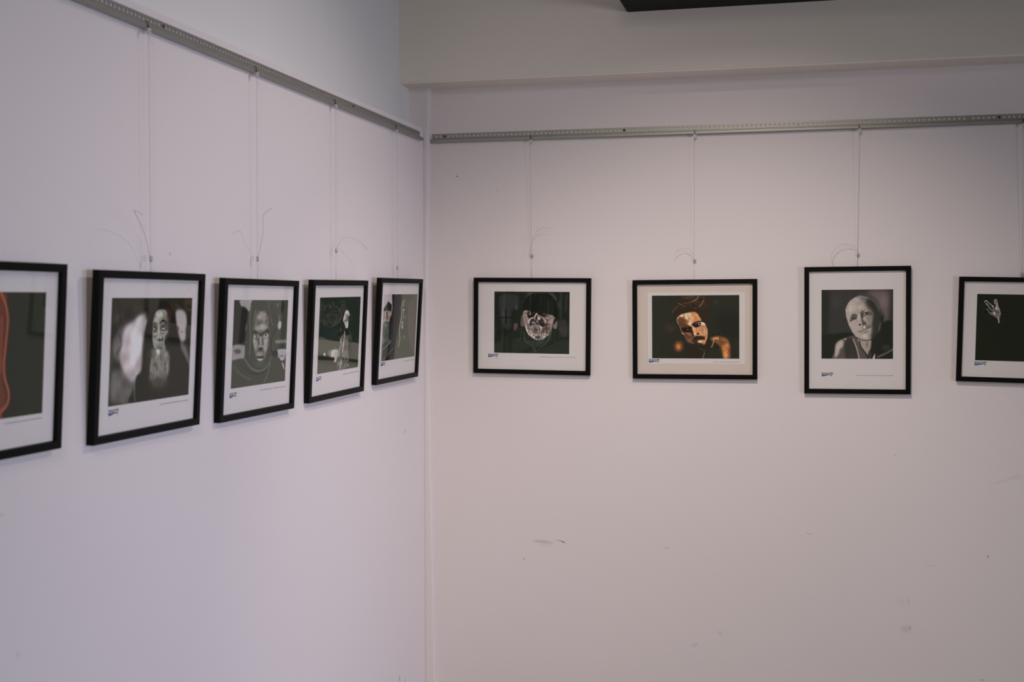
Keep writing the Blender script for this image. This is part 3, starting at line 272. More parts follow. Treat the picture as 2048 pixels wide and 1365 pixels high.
  ('P', (56, 48, 43), 0.88, 0.007, [(0.581, 0.617), (0.578, 0.638), (0.57, 0.655), (0.558, 0.665), (0.545, 0.665), (0.533, 0.656), (0.525, 0.639), (0.521, 0.618), (0.524, 0.597), (0.532, 0.58), (0.544, 0.571), (0.557, 0.57), (0.569, 0.579), (0.578, 0.596)]),
  ('L', (166, 154, 146), 0.85, 0.0101, 0.0039, [(0.585, 0.575), (0.591, 0.63)]),
  ('P', (52, 44, 40), 0.9, 0.0047, [(0.617, 0.602), (0.616, 0.613), (0.613, 0.621), (0.609, 0.625), (0.605, 0.626), (0.6, 0.621), (0.598, 0.613), (0.597, 0.603), (0.597, 0.593), (0.6, 0.584), (0.604, 0.58), (0.609, 0.58), (0.613, 0.584), (0.616, 0.592)]),
  ('L', (140, 128, 120), 0.7, 0.0062, 0.0023, [(0.523, 0.571), (0.527, 0.626)]),
  ('L', (166, 150, 142), 0.85, 0.0187, 0.007, [(0.425, 0.573), (0.457, 0.674), (0.538, 0.751)]),
  ('P', (98, 78, 75), 0.8, 0.0109, [(0.655, 0.585), (0.744, 0.56), (0.719, 0.669), (0.643, 0.737), (0.614, 0.718)]),
  ('P', (64, 48, 45), 0.8, 0.0093, [(0.674, 0.514), (0.712, 0.513), (0.706, 0.591), (0.674, 0.608)]),
  ('H', (206, 194, 184), 0.7, 0.0039, 120, 105, 0.0389, [(0.443, 0.596), (0.495, 0.658), (0.598, 0.703), (0.713, 0.638), (0.738, 0.669), (0.662, 0.749), (0.56, 0.758), (0.469, 0.705)]),
  ('H', (44, 37, 34), 0.6, 0.0039, 110, 100, 0.035, [(0.456, 0.58), (0.712, 0.591), (0.719, 0.669), (0.649, 0.749), (0.547, 0.751), (0.469, 0.69)]),
  ('H', (198, 186, 176), 0.75, 0.0039, 40, 80, 0.0467, [(0.487, 0.517), (0.648, 0.53), (0.649, 0.639), (0.598, 0.687), (0.527, 0.685), (0.488, 0.642)]),
  ('N', 0.38, 0.035, 0.0047, [(0.39, 0.315), (0.596, 0.328), (0.801, 0.403), (0.751, 0.638), (0.649, 0.757), (0.534, 0.759), (0.417, 0.597)]),
  ('P', (46, 41, 38), 0.75, 0.0109, [(0.62, 0.738), (0.617, 0.749), (0.607, 0.759), (0.593, 0.764), (0.577, 0.764), (0.563, 0.76), (0.553, 0.751), (0.55, 0.739), (0.553, 0.727), (0.563, 0.718), (0.577, 0.713), (0.593, 0.712), (0.607, 0.717), (0.617, 0.726)]),
  ('L', (112, 118, 106), 0.75, 0.0055, 0.0023, [(0.399, 0.652), (0.415, 0.785), (0.457, 0.839), (0.519, 0.896)]),
  ('L', (112, 118, 106), 0.75, 0.0055, 0.0023, [(0.767, 0.606), (0.736, 0.739), (0.688, 0.834), (0.612, 0.894)]),
  ('L', (86, 88, 80), 0.7, 0.0047, 0.0016, [(0.373, 0.597), (0.354, 0.715), (0.347, 0.778), (0.307, 0.778)]),
  ('L', (60, 64, 56), 0.6, 0.0047, 0.0023, [(0.198, 0.703), (0.269, 0.654), (0.391, 0.574)]),
  ('P', (52, 53, 48), 0.8, 0.0101, [(0.431, 0.8), (0.534, 0.794), (0.678, 0.795), (0.624, 0.867), (0.541, 0.904), (0.483, 0.866)]),
  ('L', (58, 58, 53), 0.6, 0.0311, 0.0125, [(0.541, 0.9), (0.548, 0.978)]),
  ('L', (54, 57, 50), 0.6, 0.0047, 0.0023, [(0.25, 0.836), (0.192, 0.923)])]},
{'id': 7, 'wall': 'R', 'land': True, 's': 1.18271, 'z': 1.55262, 'tilt': 0.01188, 'roll': 0.00491, 'label': 'black frame with colour print of a tousled man tilting his head, bare shoulders', 'paper': (180, 167, 166), 'refl': 0.009, 'pic': (-0.1786, 0.1864, -0.1233, 0.143), 'logo': (-0.1922, -0.1263), 'cap': (0.0763, -0.1386, 0.186, -0.1384), 'base': (43, 43, 37), 'sheet': (-0.1963, 0.2096, -0.1462, 0.1553),
 'ops': [
  ('P', (58, 50, 42), 0.7, 0.0347, [(0.278, 0.518), (0.271, 0.545), (0.25, 0.567), (0.221, 0.579), (0.188, 0.579), (0.158, 0.567), (0.138, 0.545), (0.13, 0.518), (0.138, 0.491), (0.158, 0.469), (0.188, 0.457), (0.221, 0.457), (0.25, 0.469), (0.271, 0.491)]),
  ('P', (58, 56, 50), 0.6, 0.0231, [(0.768, 0.117), (0.764, 0.134), (0.755, 0.147), (0.742, 0.154), (0.727, 0.154), (0.713, 0.147), (0.704, 0.133), (0.701, 0.117), (0.704, 0.1), (0.713, 0.086), (0.727, 0.079), (0.742, 0.079), (0.755, 0.087), (0.764, 0.1)]),
  ('P', (36, 36, 32), 0.6, 0.0694, [(0.712, 0.356), (1.001, 0.28), (1.0, 0.665), (0.823, 0.627)]),
  ('P', (50, 40, 33), 1, 0.0139, [(0.33, -0.011), (0.651, -0.008), (0.653, 0.201), (0.661, 0.402), (0.644, 0.511), (0.611, 0.402), (0.544, 0.317), (0.476, 0.262), (0.347, 0.277), (0.295, 0.339), (0.273, 0.3), (0.245, 0.261), (0.296, 0.16)]),
  ('H', (98, 76, 58), 0.6, 0.0069, 130, 8, 0.0262, [(0.341, 0.005), (0.634, 0.008), (0.645, 0.201), (0.488, 0.223), (0.318, 0.199)]),
  ('H', (32, 27, 23), 0.6, 0.0077, 140, 15, 0.0231, [(0.341, 0.005), (0.634, 0.008), (0.645, 0.279), (0.488, 0.247), (0.296, 0.277)]),
  ('L', (160, 134, 112), 0.9, 0.0085, 0.0039, [(0.541, 0.013), (0.513, 0.067), (0.477, 0.084)]),
  ('L', (128, 104, 84), 0.85, 0.0123, 0.0054, [(0.596, 0.082), (0.573, 0.136), (0.544, 0.188)]),
  ('L', (136, 108, 86), 0.85, 0.0108, 0.0046, [(0.311, 0.13), (0.348, 0.154)]),
  ('L', (88, 68, 48), 0.8, 0.0154, 0.0077, [(0.303, 0.174), (0.257, 0.23), (0.238, 0.272)]),
  ('L', (104, 80, 60), 0.8, 0.0069, 0.0031, [(0.364, 0.131), (0.46, 0.107), (0.522, 0.109)]),
  ('L', (120, 92, 70), 0.8, 0.0069, 0.0031, [(0.375, 0.041), (0.443, 0.026), (0.488, 0.029)]),
  ('L', (112, 86, 66), 0.7, 0.0069, 0.0031, [(0.449, 0.083), (0.477, 0.105)]),
  ('P', (170, 116, 82), 1, 0.0046, [(0.375, 0.285), (0.42, 0.27), (0.476, 0.264), (0.516, 0.278), (0.544, 0.332), (0.577, 0.41), (0.611, 0.45), (0.636, 0.542), (0.636, 0.643), (0.623, 0.728), (0.6, 0.778), (0.532, 0.744), (0.458, 0.759), (0.408, 0.721), (0.374, 0.643), (0.351, 0.604), (0.318, 0.495), (0.292, 0.401), (0.295, 0.354), (0.329, 0.308)]),
  ('P', (80, 54, 40), 0.93, 0.0116, [(0.293, 0.386), (0.341, 0.339), (0.384, 0.386), (0.406, 0.442), (0.442, 0.503), (0.466, 0.557), (0.49, 0.65), (0.478, 0.732), (0.443, 0.759), (0.405, 0.717), (0.374, 0.643), (0.34, 0.565), (0.31, 0.471)]),
  ('P', (210, 170, 144), 0.9, 0.0093, [(0.327, 0.32), (0.375, 0.293), (0.451, 0.284), (0.455, 0.332), (0.408, 0.382), (0.387, 0.364), (0.375, 0.317), (0.341, 0.344)]),
  ('P', (188, 120, 78), 0.85, 0.01, [(0.476, 0.279), (0.516, 0.286), (0.569, 0.399), (0.532, 0.407), (0.487, 0.39)]),
  ('P', (222, 178, 152), 0.9, 0.0085, [(0.413, 0.44), (0.459, 0.423), (0.468, 0.464), (0.443, 0.486)]),
  ('P', (205, 150, 118), 0.7, 0.0123, [(0.42, 0.332), (0.476, 0.309), (0.487, 0.402), (0.431, 0.425)]),
  ('L', (60, 42, 33), 0.85, 0.0077, 0.0031, [(0.369, 0.3), (0.379, 0.355), (0.391, 0.378)]),
  ('L', (80, 56, 42), 0.7, 0.0062, 0.0031, [(0.409, 0.308), (0.431, 0.378), (0.414, 0.402)]),
  ('L', (70, 48, 36), 0.7, 0.0062, 0.0031, [(0.459, 0.285), (0.463, 0.332)]),
  ('L', (150, 100, 74), 0.6, 0.0093, 0.0039, [(0.369, 0.409), (0.408, 0.448)]),
  ('L', (46, 32, 25), 0.95, 0.0216, 0.0054, [(0.462, 0.464), (0.504, 0.428), (0.543, 0.414), (0.579, 0.413)]),
  ('P', (36, 28, 24), 1, 0.0046, [(0.468, 0.464), (0.515, 0.442), (0.568, 0.438), (0.556, 0.48), (0.516, 0.506), (0.487, 0.498)]),
  ('P', (168, 156, 142), 1, 0.0031, [(0.55, 0.461), (0.549, 0.465), (0.547, 0.469), (0.544, 0.471), (0.541, 0.471), (0.537, 0.469), (0.535, 0.465), (0.534, 0.461), (0.535, 0.457), (0.537, 0.453), (0.541, 0.451), (0.544, 0.451), (0.547, 0.453), (0.549, 0.457)]),
  ('P', (70, 84, 84), 0.8, 0.0031, [(0.515, 0.462), (0.515, 0.466), (0.513, 0.469), (0.51, 0.47), (0.507, 0.47), (0.504, 0.469), (0.502, 0.466), (0.502, 0.462), (0.502, 0.459), (0.504, 0.456), (0.507, 0.455), (0.51, 0.455), (0.513, 0.456), (0.515, 0.459)]),
  ('P', (22, 20, 18), 1, 0.0023, [(0.532, 0.464), (0.531, 0.47), (0.528, 0.475), (0.524, 0.478), (0.52, 0.478), (0.516, 0.475), (0.513, 0.47), (0.512, 0.464), (0.513, 0.458), (0.516, 0.453), (0.52, 0.45), (0.524, 0.45), (0.528, 0.453), (0.531, 0.458)]),
  ('L', (140, 96, 70), 0.9, 0.0062, 0.0031, [(0.487, 0.507), (0.521, 0.515), (0.555, 0.495)]),
  ('P', (232, 196, 170), 1, 0.0054, [(0.576, 0.425), (0.609, 0.453), (0.606, 0.474), (0.566, 0.466)]),
  ('P', (38, 28, 24), 0.97, 0.0077, [(0.34, 0.514), (0.397, 0.506), (0.46, 0.503), (0.457, 0.573), (0.399, 0.585), (0.354, 0.57)]),
  ('P', (136, 120, 104), 0.9, 0.0031, [(0.421, 0.542), (0.42, 0.545), (0.418, 0.547), (0.415, 0.548), (0.412, 0.548), (0.409, 0.547), (0.407, 0.545), (0.406, 0.542), (0.407, 0.539), (0.409, 0.536), (0.412, 0.535), (0.415, 0.535), (0.418, 0.536), (0.42, 0.539)]),
  ('L', (56, 40, 32), 0.9, 0.017, 0.0062, [(0.369, 0.482), (0.408, 0.481), (0.457, 0.506)]),
  ('L', (170, 124, 98), 0.75, 0.0085, 0.0039, [(0.37, 0.433), (0.404, 0.465), (0.425, 0.47)]),
  ('P', (192, 136, 102), 1, 0.0054, [(0.463, 0.503), (0.487, 0.511), (0.512, 0.573), (0.522, 0.613), (0.488, 0.636), (0.48, 0.588)]),
  ('P', (54, 37, 28), 0.9, 0.0054, [(0.445, 0.514), (0.469, 0.56), (0.481, 0.64), (0.445, 0.632)]),
  ('P', (44, 27, 22), 1, 0.0039, [(0.544, 0.608), (0.542, 0.615), (0.538, 0.62), (0.533, 0.623), (0.526, 0.623), (0.521, 0.62), (0.517, 0.615), (0.516, 0.608), (0.517, 0.602), (0.521, 0.597), (0.527, 0.594), (0.533, 0.594), (0.538, 0.597), (0.542, 0.602)]),
  ('P', (232, 184, 154), 1, 0.0046, [(0.509, 0.613), (0.508, 0.619), (0.505, 0.624), (0.501, 0.627), (0.496, 0.627), (0.491, 0.624), (0.488, 0.619), (0.487, 0.613), (0.488, 0.607), (0.491, 0.602), (0.496, 0.599), (0.501, 0.599), (0.505, 0.602), (0.508, 0.607)]),
  ('P', (190, 90, 72), 0.6, 0.0046, [(0.512, 0.573), (0.511, 0.577), (0.509, 0.58), (0.506, 0.582), (0.502, 0.582), (0.499, 0.58), (0.497, 0.577), (0.496, 0.573), (0.497, 0.569), (0.499, 0.565), (0.502, 0.564), (0.506, 0.564), (0.509, 0.565), (0.511, 0.569)]),
  ('P', (188, 132, 96), 0.75, 0.01, [(0.524, 0.514), (0.613, 0.503), (0.63, 0.627), (0.572, 0.627), (0.545, 0.573)]),
  ('L', (104, 66, 42), 0.8, 0.0093, 0.0031, [(0.613, 0.503), (0.625, 0.565)]),
  ('L', (222, 176, 148), 0.8, 0.0069, 0.0031, [(0.635, 0.526), (0.637, 0.635), (0.627, 0.697)]),
  ('P', (50, 37, 30), 1, 0.0054, [(0.487, 0.658), (0.532, 0.641), (0.599, 0.65), (0.607, 0.697), (0.565, 0.703), (0.504, 0.714), (0.475, 0.706)]),
  ('P', (204, 154, 130), 1, 0.0031, [(0.528, 0.733), (0.554, 0.712), (0.583, 0.733), (0.566, 0.748), (0.538, 0.748)]),
  ('P', (54, 41, 33), 0.9, 0.0069, [(0.475, 0.7), (0.525, 0.714), (0.53, 0.754), (0.589, 0.762), (0.571, 0.787), (0.487, 0.772)]),
  ('L', (196, 134, 92), 0.95, 0.0116, 0.0046, [(0.623, 0.666), (0.611, 0.743), (0.597, 0.773)]),
  ('P', (140, 94, 75), 0.85, 0.0108, [(0.459, 0.628), (0.454, 0.635), (0.443, 0.639), (0.429, 0.636), (0.415, 0.629), (0.403, 0.619), (0.397, 0.607), (0.396, 0.596), (0.402, 0.588), (0.412, 0.584), (0.426, 0.587), (0.44, 0.594), (0.452, 0.604), (0.459, 0.616)]),
  ('L', (150, 96, 76), 0.7, 0.0062, 0.0031, [(0.397, 0.588), (0.431, 0.596)]),
  ('P', (116, 80, 66), 0.7, 0.0139, [(0.458, 0.713), (0.456, 0.726), (0.448, 0.737), (0.437, 0.743), (0.424, 0.743), (0.413, 0.737), (0.405, 0.726), (0.402, 0.713), (0.405, 0.699), (0.413, 0.688), (0.424, 0.682), (0.437, 0.682), (0.448, 0.688), (0.456, 0.699)]),
  ('L', (206, 174, 150), 0.95, 0.0085, 0.0031, [(0.346, 0.593), (0.37, 0.618)]),
  ('L', (200, 160, 138), 0.9, 0.0069, 0.0031, [(0.3, 0.345), (0.291, 0.401), (0.304, 0.451)]),
  ('L', (120, 86, 66), 0.8, 0.0077, 0.0039, [(0.312, 0.464), (0.34, 0.541)]),
  ('N', 0.2, 0.04, 0.0046, [(0.296, 0.277), (0.521, 0.27), (0.633, 0.511), (0.621, 0.759), (0.408, 0.713), (0.295, 0.432)]),
  ('P', (44, 39, 32), 0.93, 0.0139, [(0.396, 0.756), (0.487, 0.783), (0.599, 0.787), (0.644, 0.666), (0.683, 0.743), (0.655, 0.86), (0.542, 1.016), (0.43, 1.016), (0.39, 0.845)]),
  ('P', (110, 68, 44), 0.9, 0.0262, [(0.359, 0.806), (0.354, 0.844), (0.34, 0.873), (0.32, 0.89), (0.297, 0.89), (0.277, 0.874), (0.262, 0.844), (0.257, 0.807), (0.263, 0.769), (0.277, 0.74), (0.297, 0.723), (0.32, 0.723), (0.34, 0.739), (0.355, 0.769)]),
  ('P', (190, 112, 66), 0.95, 0.0201, [(0.331, 0.81), (0.328, 0.829), (0.322, 0.845), (0.312, 0.853), (0.301, 0.853), (0.292, 0.845), (0.285, 0.829), (0.283, 0.81), (0.285, 0.792), (0.292, 0.776), (0.302, 0.768), (0.312, 0.768), (0.322, 0.776), (0.328, 0.791)]),
  ('P', (124, 78, 50), 1, 0.0139, [(0.675, 0.67), (0.722, 0.649), (0.784, 0.647), (0.839, 0.672), (0.878, 0.723), (0.897, 0.82), (0.891, 1.013), (0.822, 1.014), (0.796, 0.851), (0.739, 0.751), (0.688, 0.724)]),
  ('P', (188, 120, 74), 0.95, 0.0185, [(0.806, 0.789), (0.868, 0.76), (0.875, 0.843), (0.859, 1.013), (0.836, 1.006), (0.812, 0.867)]),
  ('P', (84, 58, 42), 0.8, 0.0139, [(0.826, 0.747), (0.821, 0.755), (0.81, 0.758), (0.796, 0.756), (0.782, 0.749), (0.771, 0.739), (0.764, 0.727), (0.763, 0.716), (0.769, 0.708), (0.78, 0.704), (0.793, 0.707), (0.807, 0.714), (0.819, 0.724), (0.826, 0.736)]),
  ('L', (208, 158, 122), 0.9, 0.0201, 0.0085, [(0.706, 0.686), (0.761, 0.678)]),
  ('P', (70, 50, 38), 0.7, 0.0077, [(0.79, 0.669), (0.789, 0.677), (0.786, 0.683), (0.781, 0.686), (0.775, 0.686), (0.77, 0.683), (0.767, 0.677), (0.766, 0.67), (0.767, 0.662), (0.771, 0.656), (0.775, 0.653), (0.781, 0.653), (0.786, 0.656), (0.789, 0.662)]),
  ('N', 0.25, 0.05, 0.0077, [(0.672, 0.635), (0.895, 0.635), (0.895, 0.998), (0.811, 0.998)]),
  ('L', (160, 122, 104), 0.9, 0.0139, 0.0054, [(0.713, 0.694), (0.704, 0.751), (0.685, 0.817)]),
  ('L', (146, 112, 94), 0.85, 0.0093, 0.0039, [(0.604, 0.91), (0.581, 1.0)]),
  ('L', (66, 54, 42), 0.7, 0.0231, 0.0093, [(0.548, 0.845), (0.621, 0.883)])]},
{'id': 8, 'wall': 'R', 'land': False, 's': 1.84237, 'z': 1.55162, 'tilt': 0.0117, 'roll': 0.00578, 'label': 'upright black frame with print of a bald person with bare shoulders', 'paper': (176, 164, 161), 'refl': 0.009, 'pic': (-0.1403, 0.1414, -0.1169, 0.1658), 'logo': (-0.1392, -0.174), 'cap': (-0.0033, -0.1864, 0.1416, -0.186), 'base': (54, 51, 49),
 'ops': [
  ('P', (41, 42, 38), 0.9, 0.0423, [(-0.022, -0.031), (0.107, -0.014), (0.092, 0.591), (-0.021, 0.708)]),
  ('P', (62, 58, 57), 0.7, 0.0462, [(0.303, 0.173), (0.294, 0.213), (0.272, 0.246), (0.238, 0.263), (0.202, 0.263), (0.168, 0.245), (0.145, 0.212), (0.137, 0.172), (0.145, 0.132), (0.168, 0.1), (0.201, 0.082), (0.238, 0.082), (0.271, 0.1), (0.294, 0.133)]),
  ('P', (96, 83, 80), 0.95, 0.0538, [(0.638, 0.037), (0.92, 0.024), (0.95, 0.224), (0.921, 0.439), (0.84, 0.454), (0.787, 0.207)]),
  ('P', (112, 94, 90), 0.7, 0.0385, [(0.913, 0.17), (0.908, 0.21), (0.893, 0.242), (0.873, 0.259), (0.85, 0.259), (0.829, 0.241), (0.815, 0.209), (0.809, 0.169), (0.814, 0.129), (0.829, 0.097), (0.849, 0.079), (0.872, 0.08), (0.893, 0.098), (0.908, 0.13)]),
  ('P', (52, 48, 46), 0.8, 0.0308, [(0.971, -0.006), (1.023, -0.006), (1.024, 0.516), (0.958, 0.469)]),
  ('P', (37, 39, 34), 1, 0.0169, [(-0.021, 0.677), (0.168, 0.639), (0.468, 0.646), (0.521, 1.017), (-0.021, 1.019)]),
  ('P', (36, 38, 33), 1, 0.0123, [(0.815, 0.527), (1.024, 0.491), (1.026, 1.015), (0.715, 1.016)]),
  ('P', (152, 138, 130), 1, 0.0038, [(0.34, 0.282), (0.363, 0.22), (0.4, 0.166), (0.46, 0.12), (0.534, 0.094), (0.609, 0.102), (0.691, 0.13), (0.757, 0.184), (0.802, 0.261), (0.825, 0.346), (0.859, 0.361), (0.865, 0.438), (0.825, 0.507), (0.812, 0.592), (0.744, 0.669), (0.692, 0.731), (0.625, 0.735), (0.55, 0.715), (0.491, 0.684), (0.446, 0.63), (0.408, 0.561), (0.386, 0.514), (0.37, 0.468), (0.348, 0.382)]),
  ('P', (98, 88, 84), 0.85, 0.0308, [(0.497, 0.09), (0.653, 0.11), (0.728, 0.207), (0.717, 0.338), (0.639, 0.283), (0.609, 0.198), (0.549, 0.144)]),
  ('P', (47, 47, 43), 0.97, 0.0292, [(0.668, 0.122), (0.757, 0.178), (0.82, 0.3), (0.869, 0.361), (0.872, 0.438), (0.824, 0.519), (0.812, 0.615), (0.729, 0.727), (0.685, 0.735), (0.704, 0.592), (0.7, 0.469), (0.717, 0.361), (0.691, 0.284), (0.646, 0.237), (0.624, 0.175)]),
  ('P', (33, 35, 31), 0.9, 0.0077, [(0.863, 0.431), (0.862, 0.459), (0.857, 0.481), (0.851, 0.494), (0.844, 0.494), (0.837, 0.481), (0.832, 0.459), (0.831, 0.431), (0.832, 0.402), (0.837, 0.38), (0.843, 0.368), (0.85, 0.368), (0.857, 0.38), (0.862, 0.403)]),
  ('L', (70, 64, 61), 0.7, 0.0069, 0.0038, [(0.832, 0.346), (0.862, 0.377), (0.862, 0.454)]),
  ('P', (168, 154, 146), 0.6, 0.02, [(0.49, 0.252), (0.484, 0.285), (0.467, 0.312), (0.443, 0.327), (0.417, 0.327), (0.393, 0.312), (0.376, 0.285), (0.37, 0.251), (0.376, 0.217), (0.393, 0.191), (0.417, 0.176), (0.443, 0.176), (0.467, 0.191), (0.484, 0.218)]),
  ('P', (72, 64, 60), 0.85, 0.0069, [(0.423, 0.369), (0.46, 0.349), (0.5, 0.369), (0.492, 0.422), (0.445, 0.438), (0.405, 0.455)]),
  ('L', (40, 36, 33), 0.95, 0.0077, 0.0023, [(0.405, 0.458), (0.433, 0.429), (0.46, 0.414), (0.498, 0.411)]),
  ('P', (28, 26, 24), 1, 0.0031, [(0.462, 0.417), (0.461, 0.421), (0.457, 0.424), (0.452, 0.426), (0.447, 0.426), (0.442, 0.424), (0.439, 0.421), (0.438, 0.417), (0.439, 0.413), (0.442, 0.41), (0.447, 0.408), (0.452, 0.408), (0.457, 0.41), (0.461, 0.413)]),
  ('P', (130, 118, 110), 0.7, 0.0031, [(0.436, 0.431), (0.435, 0.433), (0.433, 0.434), (0.43, 0.435), (0.427, 0.435), (0.425, 0.434), (0.423, 0.433), (0.422, 0.431), (0.423, 0.429), (0.425, 0.427), (0.427, 0.426), (0.43, 0.426), (0.433, 0.427), (0.435, 0.429)]),
  ('L', (110, 98, 92), 0.7, 0.0054, 0.0023, [(0.415, 0.457), (0.46, 0.44), (0.49, 0.426)]),
  ('P', (82, 74, 69), 0.85, 0.0085, [(0.547, 0.325), (0.602, 0.305), (0.702, 0.33), (0.7, 0.378), (0.626, 0.379), (0.566, 0.411), (0.551, 0.468)]),
  ('L', (190, 176, 166), 0.95, 0.0085, 0.0031, [(0.599, 0.326), (0.621, 0.314), (0.651, 0.31)]),
  ('P', (30, 28, 26), 1, 0.0031, [(0.646, 0.348), (0.645, 0.353), (0.641, 0.357), (0.636, 0.359), (0.63, 0.359), (0.625, 0.357), (0.621, 0.353), (0.62, 0.348), (0.621, 0.343), (0.625, 0.339), (0.63, 0.337), (0.636, 0.337), (0.641, 0.339), (0.645, 0.343)]),
  ('P', (184, 170, 160), 1, 0.0031, [(0.616, 0.353), (0.615, 0.355), (0.612, 0.357), (0.608, 0.359), (0.604, 0.359), (0.6, 0.357), (0.598, 0.355), (0.597, 0.353), (0.598, 0.35), (0.6, 0.348), (0.604, 0.347), (0.608, 0.347), (0.612, 0.348), (0.615, 0.35)]),
  ('L', (170, 156, 147), 0.85, 0.0054, 0.0023, [(0.636, 0.37), (0.664, 0.373)]),
  ('L', (44, 40, 37), 0.9, 0.0062, 0.0023, [(0.596, 0.342), (0.632, 0.331), (0.691, 0.342)]),
  ('P', (70, 62, 57), 0.9, 0.0092, [(0.541, 0.345), (0.579, 0.337), (0.584, 0.437), (0.629, 0.476), (0.62, 0.512), (0.575, 0.502), (0.565, 0.437)]),
  ('P', (166, 152, 144), 0.9, 0.0077, [(0.516, 0.36), (0.541, 0.352), (0.551, 0.453), (0.535, 0.491), (0.517, 0.468)]),
  ('P', (34, 31, 28), 1, 0.0038, [(0.553, 0.507), (0.552, 0.512), (0.547, 0.517), (0.541, 0.52), (0.535, 0.519), (0.529, 0.517), (0.525, 0.512), (0.523, 0.507), (0.525, 0.501), (0.529, 0.496), (0.535, 0.494), (0.541, 0.494), (0.547, 0.496), (0.551, 0.501)]),
  ('P', (60, 54, 50), 0.8, 0.0062, [(0.61, 0.507), (0.608, 0.512), (0.603, 0.517), (0.595, 0.519), (0.587, 0.519), (0.579, 0.516), (0.574, 0.512), (0.572, 0.507), (0.574, 0.501), (0.579, 0.497), (0.587, 0.495), (0.595, 0.495), (0.603, 0.497), (0.608, 0.502)]),
  ('L', (116, 104, 97), 0.8, 0.0054, 0.0023, [(0.517, 0.497), (0.501, 0.531)]),
  ('P', (124, 110, 102), 0.85, 0.0115, [(0.633, 0.391), (0.7, 0.392), (0.708, 0.469), (0.678, 0.509), (0.639, 0.471)]),
  ('P', (200, 186, 176), 1, 0.0054, [(0.615, 0.538), (0.614, 0.546), (0.61, 0.553), (0.605, 0.557), (0.599, 0.557), (0.594, 0.553), (0.591, 0.546), (0.59, 0.538), (0.591, 0.529), (0.594, 0.522), (0.599, 0.518), (0.605, 0.518), (0.61, 0.522), (0.614, 0.529)]),
  ('L', (56, 50, 46), 0.9, 0.0069, 0.0023, [(0.574, 0.544), (0.58, 0.567)]),
  ('P', (84, 76, 71), 0.7, 0.0108, [(0.617, 0.515), (0.691, 0.507), (0.684, 0.546), (0.632, 0.561)]),
  ('L', (44, 39, 36), 1, 0.0077, 0.0023, [(0.522, 0.613), (0.573, 0.592), (0.625, 0.566), (0.688, 0.544)]),
  ('P', (128, 113, 107), 0.7, 0.0069, [(0.55, 0.615), (0.625, 0.58), (0.669, 0.569), (0.64, 0.607), (0.58, 0.63)]),
  ('P', (98, 88, 83), 0.7, 0.0077, [(0.662, 0.605), (0.66, 0.61), (0.652, 0.616), (0.639, 0.621), (0.624, 0.626), (0.611, 0.628), (0.601, 0.628), (0.596, 0.625), (0.598, 0.62), (0.607, 0.614), (0.619, 0.608), (0.634, 0.604), (0.648, 0.602), (0.658, 0.602)]),
  ('P', (172, 157, 148), 0.8, 0.0138, [(0.648, 0.669), (0.643, 0.68), (0.629, 0.69), (0.61, 0.695), (0.588, 0.695), (0.568, 0.69), (0.554, 0.68), (0.55, 0.669), (0.554, 0.658), (0.568, 0.648), (0.588, 0.643), (0.61, 0.643), (0.629, 0.648), (0.643, 0.658)]),
  ('N', 0.1, 0.05, 0.0046, [(0.34, 0.096), (0.728, 0.099), (0.729, 0.731), (0.401, 0.561)]),
  ('P', (80, 70, 67), 1, 0.0062, [(0.197, 0.809), (0.228, 0.754), (0.281, 0.723), (0.348, 0.692), (0.446, 0.665), (0.506, 0.708), (0.551, 0.824), (0.64, 0.947), (0.663, 1.017), (0.177, 1.019), (0.191, 0.902)]),
  ('P', (142, 126, 118), 1, 0.0069, [(0.512, 0.7), (0.625, 0.735), (0.692, 0.731), (0.701, 0.785), (0.688, 0.847), (0.658, 0.901), (0.643, 0.949), (0.581, 0.885), (0.536, 0.816)]),
  ('P', (98, 88, 82), 0.7, 0.0092, [(0.655, 0.793), (0.653, 0.813), (0.649, 0.829), (0.643, 0.838), (0.637, 0.838), (0.631, 0.829), (0.627, 0.813), (0.625, 0.793), (0.627, 0.772), (0.631, 0.756), (0.637, 0.747), (0.643, 0.747), (0.649, 0.756), (0.653, 0.772)]),
  ('L', (44, 42, 39), 0.9, 0.0115, 0.0054, [(0.498, 0.692), (0.55, 0.72), (0.625, 0.735), (0.692, 0.72)]),
  ('P', (38, 40, 36), 1, 0.0169, [(0.714, 0.715), (0.812, 0.623), (0.848, 0.746), (0.811, 0.908), (0.752, 0.924), (0.707, 0.931), (0.692, 0.87)]),
  ('P', (50, 48, 45), 0.85, 0.0169, [(0.326, 0.754), (0.431, 0.7), (0.498, 0.862), (0.499, 1.017), (0.356, 1.018)]),
  ('P', (168, 150, 143), 0.95, 0.0185, [(0.201, 0.809), (0.236, 0.753), (0.296, 0.723), (0.311, 0.762), (0.299, 0.824), (0.26, 0.863), (0.243, 0.925), (0.198, 0.987), (0.189, 0.941)]),
  ('P', (164, 147, 140), 0.9, 0.0069, [(0.351, 0.714), (0.35, 0.719), (0.345, 0.724), (0.337, 0.726), (0.329, 0.726), (0.322, 0.724), (0.317, 0.719), (0.315, 0.714), (0.317, 0.708), (0.322, 0.704), (0.329, 0.702), (0.337, 0.702), (0.345, 0.704), (0.35, 0.708)]),
  ('L', (154, 136, 129), 0.9, 0.0169, 0.0069, [(0.446, 0.715), (0.491, 0.831), (0.518, 0.932), (0.53, 1.009)]),
  ('L', (38, 39, 35), 0.9, 0.0215, 0.0092, [(0.532, 0.746), (0.554, 0.831), (0.63, 0.936), (0.663, 1.009)]),
  ('P', (178, 160, 152), 1, 0.0046, [(0.721, 0.978), (0.749, 0.925), (0.743, 1.008), (0.718, 1.009)]),
  ('L', (98, 88, 83), 0.8, 0.0262, 0.0123, [(0.789, 0.97), (0.9, 0.917), (0.996, 0.861)]),
